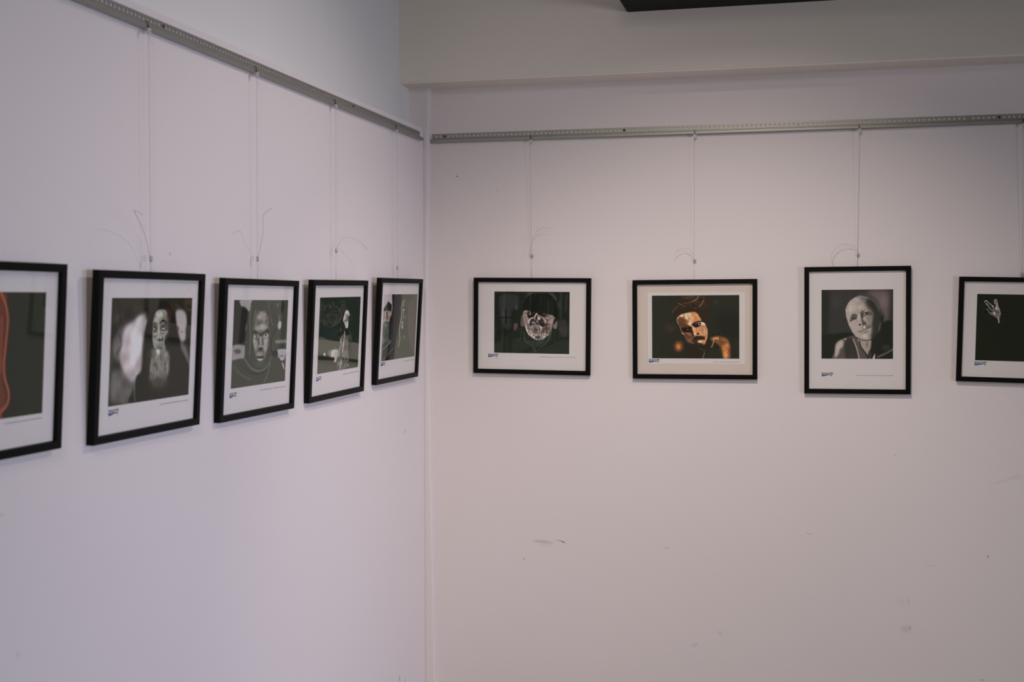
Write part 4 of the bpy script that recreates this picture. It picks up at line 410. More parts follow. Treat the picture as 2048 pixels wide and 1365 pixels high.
  ('P', (58, 56, 52), 0.6, 0.0231, [(0.966, 0.838), (0.96, 0.858), (0.941, 0.874), (0.915, 0.883), (0.885, 0.883), (0.858, 0.875), (0.84, 0.859), (0.833, 0.839), (0.84, 0.818), (0.858, 0.802), (0.885, 0.793), (0.915, 0.793), (0.941, 0.802), (0.96, 0.818)]),
  ('P', (66, 60, 57), 0.6, 0.0231, [(0.476, 0.971), (0.472, 0.984), (0.459, 0.995), (0.441, 1.001), (0.421, 1.001), (0.403, 0.995), (0.391, 0.985), (0.386, 0.971), (0.391, 0.958), (0.403, 0.947), (0.421, 0.941), (0.441, 0.941), (0.459, 0.947), (0.472, 0.957)])]},
{'id': 9, 'wall': 'R', 'land': True, 's': 2.49102, 'z': 1.55346, 'tilt': 0.01205, 'roll': -0.02041, 'label': 'black frame cut off at the right edge, print of an open hand on black', 'paper': (165, 154, 149), 'refl': 0.009, 'pic': (-0.1901, 0.1901, -0.124, 0.1413), 'logo': (-0.1913, -0.1289), 'cap': (0.0401, -0.14, 0.1901, -0.14), 'base': (33, 35, 28),
 'ops': [
  ('P', (104, 93, 87), 1, 0.0039, [(0.185, 0.206), (0.216, 0.209), (0.232, 0.262), (0.236, 0.308), (0.227, 0.358), (0.209, 0.359), (0.177, 0.313), (0.159, 0.268), (0.161, 0.202)]),
  ('P', (64, 56, 52), 0.7, 0.0077, [(0.219, 0.285), (0.214, 0.295), (0.205, 0.301), (0.196, 0.3), (0.188, 0.293), (0.183, 0.282), (0.182, 0.269), (0.184, 0.256), (0.19, 0.245), (0.198, 0.24), (0.207, 0.241), (0.215, 0.248), (0.22, 0.259), (0.222, 0.272)]),
  ('L', (96, 86, 80), 1, 0.0185, 0.0031, [(0.092, 0.106), (0.123, 0.144), (0.158, 0.189), (0.194, 0.225)]),
  ('L', (46, 42, 38), 0.8, 0.0069, 0.0023, [(0.103, 0.124), (0.134, 0.166), (0.165, 0.21)]),
  ('L', (160, 150, 142), 0.9, 0.0054, 0.0023, [(0.094, 0.1), (0.128, 0.142), (0.164, 0.184)]),
  ('L', (178, 168, 160), 1, 0.01, 0.0031, [(0.075, 0.125), (0.083, 0.105), (0.092, 0.098), (0.1, 0.104)]),
  ('L', (104, 95, 89), 1, 0.0154, 0.0031, [(0.102, 0.153), (0.122, 0.201), (0.154, 0.25), (0.182, 0.282)]),
  ('L', (40, 37, 33), 0.8, 0.0054, 0.0023, [(0.114, 0.179), (0.14, 0.242)]),
  ('P', (182, 172, 164), 1, 0.0031, [(0.103, 0.15), (0.102, 0.153), (0.1, 0.156), (0.097, 0.157), (0.094, 0.157), (0.091, 0.156), (0.089, 0.154), (0.088, 0.151), (0.089, 0.148), (0.091, 0.145), (0.094, 0.144), (0.097, 0.144), (0.1, 0.145), (0.102, 0.147)]),
  ('L', (150, 141, 133), 0.8, 0.0046, 0.0015, [(0.104, 0.158), (0.124, 0.196), (0.151, 0.241)]),
  ('L', (120, 111, 104), 1, 0.0108, 0.0031, [(0.099, 0.23), (0.109, 0.232), (0.118, 0.255), (0.132, 0.282), (0.163, 0.315), (0.204, 0.355)]),
  ('L', (136, 127, 119), 1, 0.0123, 0.0039, [(0.151, 0.277), (0.193, 0.326), (0.219, 0.364)]),
  ('P', (186, 176, 167), 0.95, 0.0039, [(0.189, 0.294), (0.187, 0.298), (0.183, 0.299), (0.178, 0.298), (0.173, 0.294), (0.169, 0.29), (0.167, 0.284), (0.167, 0.279), (0.169, 0.276), (0.173, 0.274), (0.178, 0.275), (0.183, 0.279), (0.187, 0.284), (0.189, 0.289)]),
  ('P', (178, 168, 160), 0.95, 0.0039, [(0.168, 0.194), (0.165, 0.197), (0.162, 0.198), (0.159, 0.197), (0.155, 0.194), (0.153, 0.189), (0.152, 0.184), (0.153, 0.18), (0.156, 0.177), (0.159, 0.176), (0.162, 0.177), (0.166, 0.181), (0.168, 0.185), (0.168, 0.19)]),
  ('P', (128, 112, 106), 1, 0.0031, [(0.169, 0.11), (0.172, 0.087), (0.185, 0.074), (0.197, 0.083), (0.205, 0.117), (0.211, 0.17), (0.226, 0.231), (0.192, 0.225), (0.184, 0.156), (0.173, 0.141)]),
  ('P', (96, 76, 73), 0.9, 0.0046, [(0.196, 0.12), (0.195, 0.13), (0.193, 0.138), (0.189, 0.143), (0.184, 0.143), (0.18, 0.138), (0.177, 0.131), (0.176, 0.121), (0.177, 0.111), (0.179, 0.102), (0.183, 0.098), (0.188, 0.098), (0.192, 0.102), (0.195, 0.11)]),
  ('P', (160, 150, 142), 0.9, 0.0039, [(0.193, 0.083), (0.193, 0.086), (0.19, 0.089), (0.187, 0.09), (0.182, 0.09), (0.179, 0.089), (0.176, 0.087), (0.175, 0.084), (0.176, 0.081), (0.179, 0.078), (0.182, 0.077), (0.186, 0.077), (0.19, 0.078), (0.192, 0.08)]),
  ('P', (168, 157, 149), 0.85, 0.0054, [(0.205, 0.21), (0.204, 0.215), (0.202, 0.219), (0.198, 0.221), (0.193, 0.221), (0.189, 0.219), (0.186, 0.216), (0.185, 0.211), (0.186, 0.206), (0.189, 0.202), (0.193, 0.2), (0.197, 0.2), (0.201, 0.202), (0.204, 0.206)]),
  ('L', (180, 170, 161), 1, 0.0116, 0.0031, [(0.214, 0.355), (0.221, 0.385), (0.224, 0.427)]),
  ('L', (170, 160, 152), 0.9, 0.0062, 0.0023, [(0.225, 0.216), (0.231, 0.262), (0.237, 0.3)]),
  ('L', (120, 110, 104), 0.8, 0.0108, 0.0046, [(0.204, 0.355), (0.217, 0.37)]),
  ('N', 0.35, 0.025, 0.0023, [(0.066, 0.074), (0.237, 0.07), (0.246, 0.43), (0.076, 0.297)])]},
]


# ------------------------------------------------------------------ helpers
def link(o, parent=None):
    COL.objects.link(o)
    if parent is not None:
        o.parent = parent
    return o

def tag(o, label=None, cat=None, group=None, kind=None):
    if label: o['label'] = label
    if cat: o['category'] = cat
    if group: o['group'] = group
    if kind: o['kind'] = kind
    return o

def empty(name, mat=None):
    o = bpy.data.objects.new(name, None)
    o.empty_display_size = 0.05
    COL.objects.link(o)
    if mat is not None:
        o.matrix_world = mat
    return o

def obj(name, bm, mat, parent=None, smooth=False):
    me = bpy.data.meshes.new(name)
    bmesh.ops.recalc_face_normals(bm, faces=bm.faces)
    bm.to_mesh(me); bm.free()
    if mat is not None:
        me.materials.append(mat)
    if smooth:
        for p in me.polygons: p.use_smooth = True
    return link(bpy.data.objects.new(name, me), parent)

def add_box(bm, x0, x1, y0, y1, z0, z1):
    v = [bm.verts.new(p) for p in ((x0,y0,z0),(x1,y0,z0),(x1,y1,z0),(x0,y1,z0),(x0,y0,z1),(x1,y0,z1),(x1,y1,z1),(x0,y1,z1))]
    for f in ((0,3,2,1),(4,5,6,7),(0,1,5,4),(1,2,6,5),(2,3,7,6),(3,0,4,7)):
        bm.faces.new([v[i] for i in f])

def add_prism(bm, prof, fn0, fn1):
    """extrude a closed 2-D profile between two placements"""
    a = [bm.verts.new(fn0(p)) for p in prof]; b = [bm.verts.new(fn1(p)) for p in prof]
    n = len(prof)
    for i in range(n):
        bm.faces.new((a[i], a[(i+1) % n], b[(i+1) % n], b[i]))
    bm.faces.new(a[::-1]); bm.faces.new(b)

def add_tube(bm, pts, r, seg=8, taper=None):
    pts = [Vector(p) for p in pts]
    rings = []
    n = len(pts)
    prev = None
    for i, p in enumerate(pts):
        d = (pts[min(i+1, n-1)] - pts[max(i-1, 0)]).normalized()
        if prev is None:
            a = d.cross(Vector((0.31, 0.77, 0.55))).normalized()
        else:
            a = (prev - d*prev.dot(d)).normalized()
        prev = a
        b = d.cross(a)
        rr = r if taper is None else r*taper[i]
        rings.append([bm.verts.new(p + a*(rr*math.cos(2*math.pi*k/seg)) + b*(rr*math.sin(2*math.pi*k/seg))) for k in range(seg)])
    for r0, r1 in zip(rings, rings[1:]):
        for k in range(seg):
            bm.faces.new((r0[k], r0[(k+1) % seg], r1[(k+1) % seg], r1[k]))
    bm.faces.new(rings[0][::-1]); bm.faces.new(rings[-1])

def catmull(pts, closed, sub=5):
    n = len(pts); out = []
    pts = [np.array(p, float) for p in pts]
    rng = n if closed else n-1
    for i in range(rng):
        if closed:
            p0, p1, p2, p3 = pts[(i-1) % n], pts[i], pts[(i+1) % n], pts[(i+2) % n]
        else:
            p0, p1, p2, p3 = pts[max(i-1, 0)], pts[i], pts[i+1], pts[min(i+2, n-1)]
        for k in range(sub):
            t = k/sub
            out.append(0.5*((2*p1)+(-p0+p2)*t+(2*p0-5*p1+4*p2-p3)*t*t+(-p0+3*p1-3*p2+p3)*t**3))
    if not closed:
        out.append(pts[-1])
    return out

def s2l(c):
    c = np.asarray(c, float)/255.0
    return np.where(c <= 0.04045, c/12.92, ((c+0.055)/1.055)**2.4)

# ------------------------------------------------------------------ materials
def new_mat(name):
    m = bpy.data.materials.new(name); m.use_nodes = True
    nt = m.node_tree
    return m, nt, nt.nodes['Principled BSDF']

def N(nt, typ, **kw):
    n = nt.nodes.new(typ)
    for k, v in kw.items(): setattr(n, k, v)
    return n

def simple(name, col, rough=0.6, metal=0.0, spec=0.5, noise=0.06, scale=40.0, bump=0.0):
    m, nt, b = new_mat(name)
    tc = N(nt, 'ShaderNodeTexCoord'); nz = N(nt, 'ShaderNodeTexNoise')
    nz.inputs['Scale'].default_value = scale; nz.inputs['Detail'].default_value = 4
    nt.links.new(tc.outputs['Object'], nz.inputs['Vector'])
    mx = N(nt, 'ShaderNodeMix', data_type='RGBA')
    c = np.array(col)
    mx.inputs['A'].default_value = (*np.clip(c*(1-noise), 0, 1), 1); mx.inputs['B'].default_value = (*np.clip(c*(1+noise), 0, 1), 1)
    nt.links.new(nz.outputs['Fac'], mx.inputs['Factor'])
    nt.links.new(mx.outputs['Result'], b.inputs['Base Color'])
    b.inputs['Roughness'].default_value = rough; b.inputs['Metallic'].default_value = metal
    b.inputs['Specular IOR Level'].default_value = spec
    if bump:
        bp = N(nt, 'ShaderNodeBump'); bp.inputs['Strength'].default_value = bump; bp.inputs['Distance'].default_value = 0.002
        nt.links.new(nz.outputs['Fac'], bp.inputs['Height']); nt.links.new(bp.outputs['Normal'], b.inputs['Normal'])
    return m

def wall_material(name, col, marks, plane):
    """painted plaster with faint roller mottling and a few scuff marks of their own shape.
    marks: (along wall, height, half length, half height, angle, strength, grain, colour)"""
    m, nt, b = new_mat(name)
    tc = N(nt, 'ShaderNodeTexCoord'); sep = N(nt, 'ShaderNodeSeparateXYZ'); nt.links.new(tc.outputs['Object'], sep.inputs[0])
    comb = N(nt, 'ShaderNodeCombineXYZ')
    nt.links.new(sep.outputs['X' if plane == 'xz' else 'Y'], comb.inputs[0]); nt.links.new(sep.outputs['Z'], comb.inputs[1])
    nz = N(nt, 'ShaderNodeTexNoise'); nz.inputs['Scale'].default_value = 2.2; nz.inputs['Detail'].default_value = 5
    nt.links.new(tc.outputs['Object'], nz.inputs['Vector'])
    mx = N(nt, 'ShaderNodeMix', data_type='RGBA'); c = np.array(col)
    mx.inputs['A'].default_value = (*(c*0.985), 1); mx.inputs['B'].default_value = (*np.clip(c*1.015, 0, 1), 1)
    nt.links.new(nz.outputs['Fac'], mx.inputs['Factor'])
    cur = mx.outputs['Result']
    for (a, z, ra, rz, ang, st, grain, mc) in marks:
        mp = N(nt, 'ShaderNodeMapping', vector_type='TEXTURE')
        mp.inputs['Location'].default_value = (a, z, 0); mp.inputs['Rotation'].default_value = (0, 0, math.radians(ang)); mp.inputs['Scale'].default_value = (ra, rz, 1)
        nt.links.new(comb.outputs[0], mp.inputs['Vector'])
        ln = N(nt, 'ShaderNodeVectorMath', operation='LENGTH'); nt.links.new(mp.outputs[0], ln.inputs[0])
        mr = N(nt, 'ShaderNodeMapRange', interpolation_type='SMOOTHSTEP')
        mr.inputs['From Min'].default_value = 1.0; mr.inputs['From Max'].default_value = 0.35; mr.inputs['To Min'].default_value = 0; mr.inputs['To Max'].default_value = st
        nt.links.new(ln.outputs['Value'], mr.inputs['Value'])
        fac = mr.outputs['Result']
        if grain:
            g = N(nt, 'ShaderNodeTexNoise'); g.inputs['Scale'].default_value = grain; g.inputs['Detail'].default_value = 3
            nt.links.new(comb.outputs[0], g.inputs['Vector'])
            gr = N(nt, 'ShaderNodeMapRange'); gr.inputs['From Min'].default_value = 0.42; gr.inputs['From Max'].default_value = 0.62
            nt.links.new(g.outputs['Fac'], gr.inputs['Value'])
            mu = N(nt, 'ShaderNodeMath', operation='MULTIPLY'); nt.links.new(fac, mu.inputs[0]); nt.links.new(gr.outputs['Result'], mu.inputs[1])
            fac = mu.outputs[0]
        mm = N(nt, 'ShaderNodeMix', data_type='RGBA'); nt.links.new(fac, mm.inputs['Factor']); nt.links.new(cur, mm.inputs['A'])
        mm.inputs['B'].default_value = (*mc, 1)
        cur = mm.outputs['Result']
    nt.links.new(cur, b.inputs['Base Color'])
    b.inputs['Roughness'].default_value = 0.85; b.inputs['Specular IOR Level'].default_value = 0.25
    nb = N(nt, 'ShaderNodeTexNoise'); nb.inputs['Scale'].default_value = 160; nb.inputs['Detail'].default_value = 2
    nt.links.new(tc.outputs['Object'], nb.inputs['Vector'])
    bp = N(nt, 'ShaderNodeBump'); bp.inputs['Strength'].default_value = 0.08; bp.inputs['Distance'].default_value = 0.001
    nt.links.new(nb.outputs['Fac'], bp.inputs['Height']); nt.links.new(bp.outputs['Normal'], b.inputs['Normal'])
    return m

def print_material():
    m, nt, b = new_mat('photographic_print')
    at = N(nt, 'ShaderNodeVertexColor', layer_name='ink')
    nt.links.new(at.outputs['Color'], b.inputs['Base Color'])
    b.inputs['Roughness'].default_value = 0.55; b.inputs['Specular IOR Level'].default_value = 0.2
    return m

def glass_material():
    m = bpy.data.materials.new('picture_glass'); m.use_nodes = True
    nt = m.node_tree; nt.nodes.clear()
    out = N(nt, 'ShaderNodeOutputMaterial'); tr = N(nt, 'ShaderNodeBsdfTransparent'); gl = N(nt, 'ShaderNodeBsdfGlossy'); fr = N(nt, 'ShaderNodeFresnel'); mx = N(nt, 'ShaderNodeMixShader')
    tr.inputs['Color'].default_value = (0.985, 0.99, 0.985, 1)
    gl.inputs['Roughness'].default_value = 0.02
    # two-faced sheet: Schlick reflectance from the angle of view, the same from either side, both surfaces counted
    nt.nodes.remove(fr)
    ge = N(nt, 'ShaderNodeNewGeometry'); dt = N(nt, 'ShaderNodeVectorMath', operation='DOT_PRODUCT')
    nt.links.new(ge.outputs['Normal'], dt.inputs[0]); nt.links.new(ge.outputs['Incoming'], dt.inputs[1])
    cur = dt.outputs['Value']
    for op_, a_ in (('ABSOLUTE', None), ('SUBTRACT', 1.0), ('POWER', 5.0), ('MULTIPLY', 0.96), ('ADD', 0.04), ('MULTIPLY', 0.75), ('MINIMUM', 1.0)):
        m_ = N(nt, 'ShaderNodeMath', operation=op_)
        if op_ == 'SUBTRACT':
            m_.inputs[0].default_value = a_; nt.links.new(cur, m_.inputs[1])
        else:
            nt.links.new(cur, m_.inputs[0])
            if a_ is not None: m_.inputs[1].default_value = a_
        cur = m_.outputs[0]
    nt.links.new(cur, mx.inputs[0]); nt.links.new(tr.outputs[0], mx.inputs[1]); nt.links.new(gl.outputs[0], mx.inputs[2]); nt.links.new(mx.outputs[0], out.inputs['Surface'])
    return m

def plastic_clear(name, col, rough):
    m, nt, b = new_mat(name)
    b.inputs['Base Color'].default_value = (*col, 1); b.inputs['Roughness'].default_value = rough
    b.inputs['Transmission Weight'].default_value = 0.35; b.inputs['IOR'].default_value = 1.4
    nz = N(nt, 'ShaderNodeTexNoise'); nz.inputs['Scale'].default_value = 300
    bp = N(nt, 'ShaderNodeBump'); bp.inputs['Strength'].default_value = 0.05; nt.links.new(nz.outputs['Fac'], bp.inputs['Height']); nt.links.new(bp.outputs['Normal'], b.inputs['Normal'])
    return m

def brushed(name, col, axis):
    m, nt, b = new_mat(name)
    tc = N(nt, 'ShaderNodeTexCoord'); mp = N(nt, 'ShaderNodeMapping'); nz = N(nt, 'ShaderNodeTexNoise')
    sc = [900, 900, 900]; sc[axis] = 6
    mp.inputs['Scale'].default_value = sc; nz.inputs['Scale'].default_value = 1.0; nz.inputs['Detail'].default_value = 2
    nt.links.new(tc.outputs['Object'], mp.inputs['Vector']); nt.links.new(mp.outputs[0], nz.inputs['Vector'])
    mx = N(nt, 'ShaderNodeMix', data_type='RGBA'); c = np.array(col)
    mx.inputs['A'].default_value = (*(c*0.9), 1); mx.inputs['B'].default_value = (*(c*1.1), 1)
    nt.links.new(nz.outputs['Fac'], mx.inputs['Factor']); nt.links.new(mx.outputs['Result'], b.inputs['Base Color'])
    b.inputs['Metallic'].default_value = METAL; b.inputs['Roughness'].default_value = 0.42
    return m

METAL = 0.6
INKDK = (0.22, 0.21, 0.19)
M_left = wall_material('painted_plaster_side', WALL_COL, MARKS_L, 'yz')
M_back = wall_material('painted_plaster_rear', WALL_COL, MARKS_R, 'xz')
M_white = simple('white_paint', WALL_COL, 0.85, spec=0.25, noise=0.02, scale=3)
M_grey = simple('grey_white_paint', (0.80, 0.795, 0.785), 0.85, spec=0.25, noise=0.03, scale=2)
M_beam = simple('beige_white_paint', (0.87, 0.805, 0.725), 0.85, spec=0.25, noise=0.03, scale=2)
M_ceil = simple('dull_ceiling_paint', (0.40, 0.385, 0.36), 0.9, noise=0.1, scale=4)
M_far = simple('grey_paint', (0.52, 0.50, 0.48), 0.85, noise=0.05, scale=3)
M_floor = simple('grey_floor', (0.16, 0.145, 0.13), 0.45, noise=0.15, scale=6)
M_frame = simple('black_lacquer', (0.0062, 0.0065, 0.0056), 0.45, spec=0.06, noise=0.2, scale=60)
M_canopy = simple('black_board', (0.0062, 0.0066, 0.006), 0.6, spec=0.1, noise=0.25, scale=14)
M_board = simple('backing_board', (0.22, 0.16, 0.11), 0.9, noise=0.1, scale=80)
M_print = print_material()
M_glass = glass_material()
M_steel = simple('steel_screw', (0.6, 0.6, 0.58), 0.3, metal=0.9)
M_dark = simple('dark_screw', (0.02, 0.02, 0.018), 0.5)
M_hook = simple('dark_hook', (0.028, 0.022, 0.016), 0.45, metal=0.2)
M_clip = plastic_clear('clear_plastic', (0.80, 0.79, 0.76), 0.3)
M_cord = simple('nylon_cord', (0.58, 0.55, 0.53), 0.35, noise=0.05)
M_grip = simple('nickel_clip', (0.40, 0.38, 0.36), 0.4, metal=0.4)
M_alu_y = brushed('brushed_aluminium_side', RAIL_COL, 1)
M_alu_x = brushed('brushed_aluminium_rear', RAIL_COL, 0)
M_ink = simple('grey_ink', (0.20, 0.18, 0.18), 0.7)
M_mat = simple('cream_mount_board', (0.73, 0.635, 0.575), 0.9, noise=0.02, scale=200)

# ------------------------------------------------------------------ the room
RX, RY, RZ = 8.0, -9.0, 3.42
FZ = -0.2                         # floor level
P_L, P_F = 2.4304, 0.045          # height of the left panelling, depth of the corner pier
DL, BF, ZB = 0.067, BEAM_F, BEAM_Z
bm = bmesh.new()
add_box(bm, -0.3, 0.0, RY, -P_F-0.003, FZ, P_L)
wl = tag(obj('wall_left', bm, M_left), kind='structure')
bm = bmesh.new(); add_box(bm, -0.3, -DL, RY, 0.0, P_L, RZ)      # the older wall above the panelling, painted a greyer white
tag(obj('trim_3', bm, M_grey), kind='structure')
bm = bmesh.new(); add_box(bm, -0.3, RX, 0.0, 0.2, FZ, RZ); tag(obj('wall_back', bm, M_back), kind='structure')
bm = bmesh.new()
rows = [(FZ, 0.046), (0.6, 0.034), (1.3, 0.021), (1.8, 0.0165), (2.2, 0.021), (ZB, 0.024)]
rings = []
for z, xr in rows:
    rings.append([bm.verts.new(p) for p in ((-DL if z >= 9 else -DL, -P_F, z), (xr-0.004, -P_F, z), (xr, -P_F+0.004, z), (xr, 0.0, z), (-DL, 0.0, z))])
for a, b in zip(rings, rings[1:]):
    for i in range(5):
        bm.faces.new((a[i], a[(i+1) % 5], b[(i+1) % 5], b[i]))
bm.faces.new(rings[0][::-1]); bm.faces.new(rings[-1])
tag(obj('trim_1', bm, M_white), kind='structure')
bm = bmesh.new(); add_box(bm, -DL, RX, -BF, 0.0, ZB, RZ)
bmesh.ops.bevel(bm, geom=[e for e in bm.edges if all(abs(v.co.z-ZB) < 1e-5 and abs(v.co.y+BF) < 1e-5 for v in e.verts)], offset=0.006, segments=2, affect='EDGES')
tag(obj('trim_2', bm, M_beam), kind='structure')
bm = bmesh.new(); add_box(bm, -0.3, RX, RY, 0.2, FZ-0.1, FZ); tag(obj('floor', bm, M_floor), kind='structure')
bm = bmesh.new(); add_box(bm, -0.3, RX, RY, 0.2, RZ, RZ+0.1); tag(obj('ceiling', bm, M_ceil), kind='structure')
bm = bmesh.new(); add_box(bm, -0.3, RX, RY-0.2, RY, FZ, RZ); tag(obj('wall_front', bm, M_far), kind='structure')
# the right-hand wall has the window that lights the left wall
WY0, WY1, WZ0, WZ1 = WIN
bm = bmesh.new()
add_box(bm, RX, RX+0.2, RY, -7.2, FZ, RZ); add_box(bm, RX, RX+0.2, -5.2, WY0, FZ, RZ); add_box(bm, RX, RX+0.2, -7.2, -5.2, FZ, 0.45); add_box(bm, RX, RX+0.2, -7.2, -5.2, 1.95, RZ); add_box(bm, RX, RX+0.2, WY1, 0.2, FZ, RZ)
add_box(bm, RX, RX+0.2, WY0, WY1, FZ, WZ0); add_box(bm, RX, RX+0.2, WY0, WY1, WZ1, RZ)
tag(obj('wall_right', bm, M_far), kind='structure')
def window_frame(name, y0, y1, z0, z1):
    bm = bmesh.new()
    for (a0, a1, b0, b1) in ((y0, y1, z0, z0+0.05), (y0, y1, z1-0.05, z1), (y0, y0+0.05, z0+0.05, z1-0.05), (y1-0.05, y1, z0+0.05, z1-0.05), ((y0+y1)/2-0.025, (y0+y1)/2+0.025, z0+0.05, z1-0.05)):
        add_box(bm, RX+0.06, RX+0.12, a0, a1, b0, b1)
    tag(obj(name, bm, M_white), kind='structure')
window_frame('window_1', WY0, WY1, WZ0, WZ1)
window_frame('added_window', -7.2, -5.2, 0.45, 1.95)  # unseen window added to go with the fill area in front of it

# ------------------------------------------------------------------ hanging rails
H0 = 0.0295; HR = 0.0056; PITCH = 0.0190
def rail_bm(length, holes):
    """perforated back plate: local x along the rail, -y out of the wall, z up; returns the plate mesh"""
    bm = bmesh.new()
    zt, zb = 0.0406, 0.0186
    y0, y1 = -0.0004, -0.0030
    seg = 12
    xs = [0.0]
    cells = []
    n = int(length/PITCH)
    off = (length-n*PITCH)/2
    for i in range(n):
        cells.append((off+i*PITCH, off+(i+1)*PITCH))
    def quad(pts, y):
        bm.faces.new([bm.verts.new((p[0], y, p[1])) for p in pts])
    for (a, b) in cells:
        cx = (a+b)/2
        sq = []
        for k in range(seg):
            t = 2*math.pi*(k+0.5)/seg
            c, s = math.cos(t), math.sin(t)
            # ray to the cell border
            rx = (PITCH/2)/abs(c) if abs(c) > 1e-9 else 1e9
            rz = ((zt-H0) if s > 0 else (H0-zb))/abs(s) if abs(s) > 1e-9 else 1e9
            r = min(rx, rz)
            sq.append((cx+r*c, H0+r*s))
        ci = [(cx+HR*math.cos(2*math.pi*(k+0.5)/seg), H0+HR*math.sin(2*math.pi*(k+0.5)/seg)) for k in range(seg)]
        for k in range(seg):
            k2 = (k+1) % seg
            o0, o1 = sq[k], sq[k2]
            pts = [ci[k], o0]
            # add the cell corner when the border turns
            if abs(o0[0]-o1[0]) > 1e-7 and abs(o0[1]-o1[1]) > 1e-7:
                corner = (o0[0] if abs(abs(o0[0]-cx)-PITCH/2) < 1e-7 else o1[0], o0[1] if abs(abs(o0[0]-cx)-PITCH/2) >= 1e-7 else o1[1])
                pts.append(corner)
            pts += [o1, ci[k2]]
            quad(pts, y1)
            bm.faces.new([bm.verts.new(q) for q in ((ci[k][0], y0, ci[k][1]), (ci[k][0], y1, ci[k][1]), (ci[k2][0], y1, ci[k2][1]), (ci[k2][0], y0, ci[k2][1]))])
    for (a, b) in ((0, off), (length-off, length)):
        if b-a > 1e-6:
            quad([(a, zb), (b, zb), (b, zt), (a, zt)], y1)
    # top and end edges of the plate
    for pts in (((0, y0, zt), (length, y0, zt), (length, y1, zt), (0, y1, zt)), ((0, y0, zb), (0, y1, zb), (0, y1, zt), (0, y0, zt)), ((length, y0, zb), (length, y1, zb), (length, y1, zt), (length, y0, zt))):
        bm.faces.new([bm.verts.new(p) for p in pts])
    return bm

def channel_bm(length):
    # (out, z) profile of the J-shaped channel the hooks sit in
    prof = [(0.0, 0.0008), (0.0008, 0.0), (0.0175, 0.0), (0.0195, 0.0012), (0.020, 0.003), (0.020, 0.0118), (0.0192, 0.0135), (0.0178, 0.0135), (0.0175, 0.012), (0.0175, 0.0035), (0.0165, 0.0025), (0.0085, 0.0025), (0.0085, 0.0172), (0.0062, 0.0190), (0.0, 0.0190)]
    bm = bmesh.new()
    add_prism(bm, prof, lambda p: (0.0, -p[0], p[1]), lambda p: (length, -p[0], p[1]))
    return bm

def screw_bm(r=0.0042):
    bm = bmesh.new()
    prof = [(0.0, 0.0), (r, 0.0), (r, 0.0008), (r*0.75, 0.0018), (r*0.35, 0.0018), (r*0.3, 0.0008), (0.0, 0.0008)]
    rings = []
    seg = 12
    for rr, o in prof[1:-1]:
        rings.append([bm.verts.new((rr*math.cos(2*math.pi*k/seg), -o, rr*math.sin(2*math.pi*k/seg))) for k in range(seg)])
    for a, b in zip(rings, rings[1:]):
        for k in range(seg):
            bm.faces.new((a[k], a[(k+1) % seg], b[(k+1) % seg], b[k]))
    bm.faces.new(rings[0][::-1]); bm.faces.new(rings[-1])
    return bm

def wall_matrix(wall, along, z, out=0.0):
    if wall == 'L':
        return Matrix.Translation((out, along, z)) @ Matrix.Rotation(math.pi/2, 4, 'Z')
    return Matrix.Translation((along, -out, z))

for (wall, a0, a1, screws, label) in RAILS:
    r = empty('hanging_rail', wall_matrix(wall, a0, RAIL_Z, 0.0003))
    tag(r, label, 'rail', 'picture rails along the walls')
    alu = M_alu_x
    obj('perforated_strip', rail_bm(a1-a0, None), alu, r)
    obj('channel', channel_bm(a1-a0), alu, r)
    for (sa, bright) in screws:
        n = int((a1-a0)/PITCH); off = ((a1-a0)-n*PITCH)/2
        sx = off+(round((sa-a0-off)/PITCH-0.5)+0.5)*PITCH
        s = obj('screw', screw_bm(0.0052 if bright else 0.0046), M_steel if bright else M_dark, r, True)
        s.location = (sx, -0.0031, H0)
        if bright: tag(s, 'bright ring shaped screw')
        else: tag(s, 'dark screw in a hole of the strip')

# ------------------------------------------------------------------ painter for the printed pictures
def gauss(a, s):
    if s < 0.25: return a
    r = max(1, int(3*s+0.5)); k = np.exp(-0.5*(np.arange(-r, r+1)/s)**2); k /= k.sum()
    p = np.pad(a, ((r, r), (0, 0)), mode='edge'); a = sum(k[i]*p[i:i+a.shape[0]] for i in range(2*r+1))
    p = np.pad(a, ((0, 0), (r, r)), mode='edge'); return sum(k[i]*p[:, i:i+a.shape[1]] for i in range(2*r+1))

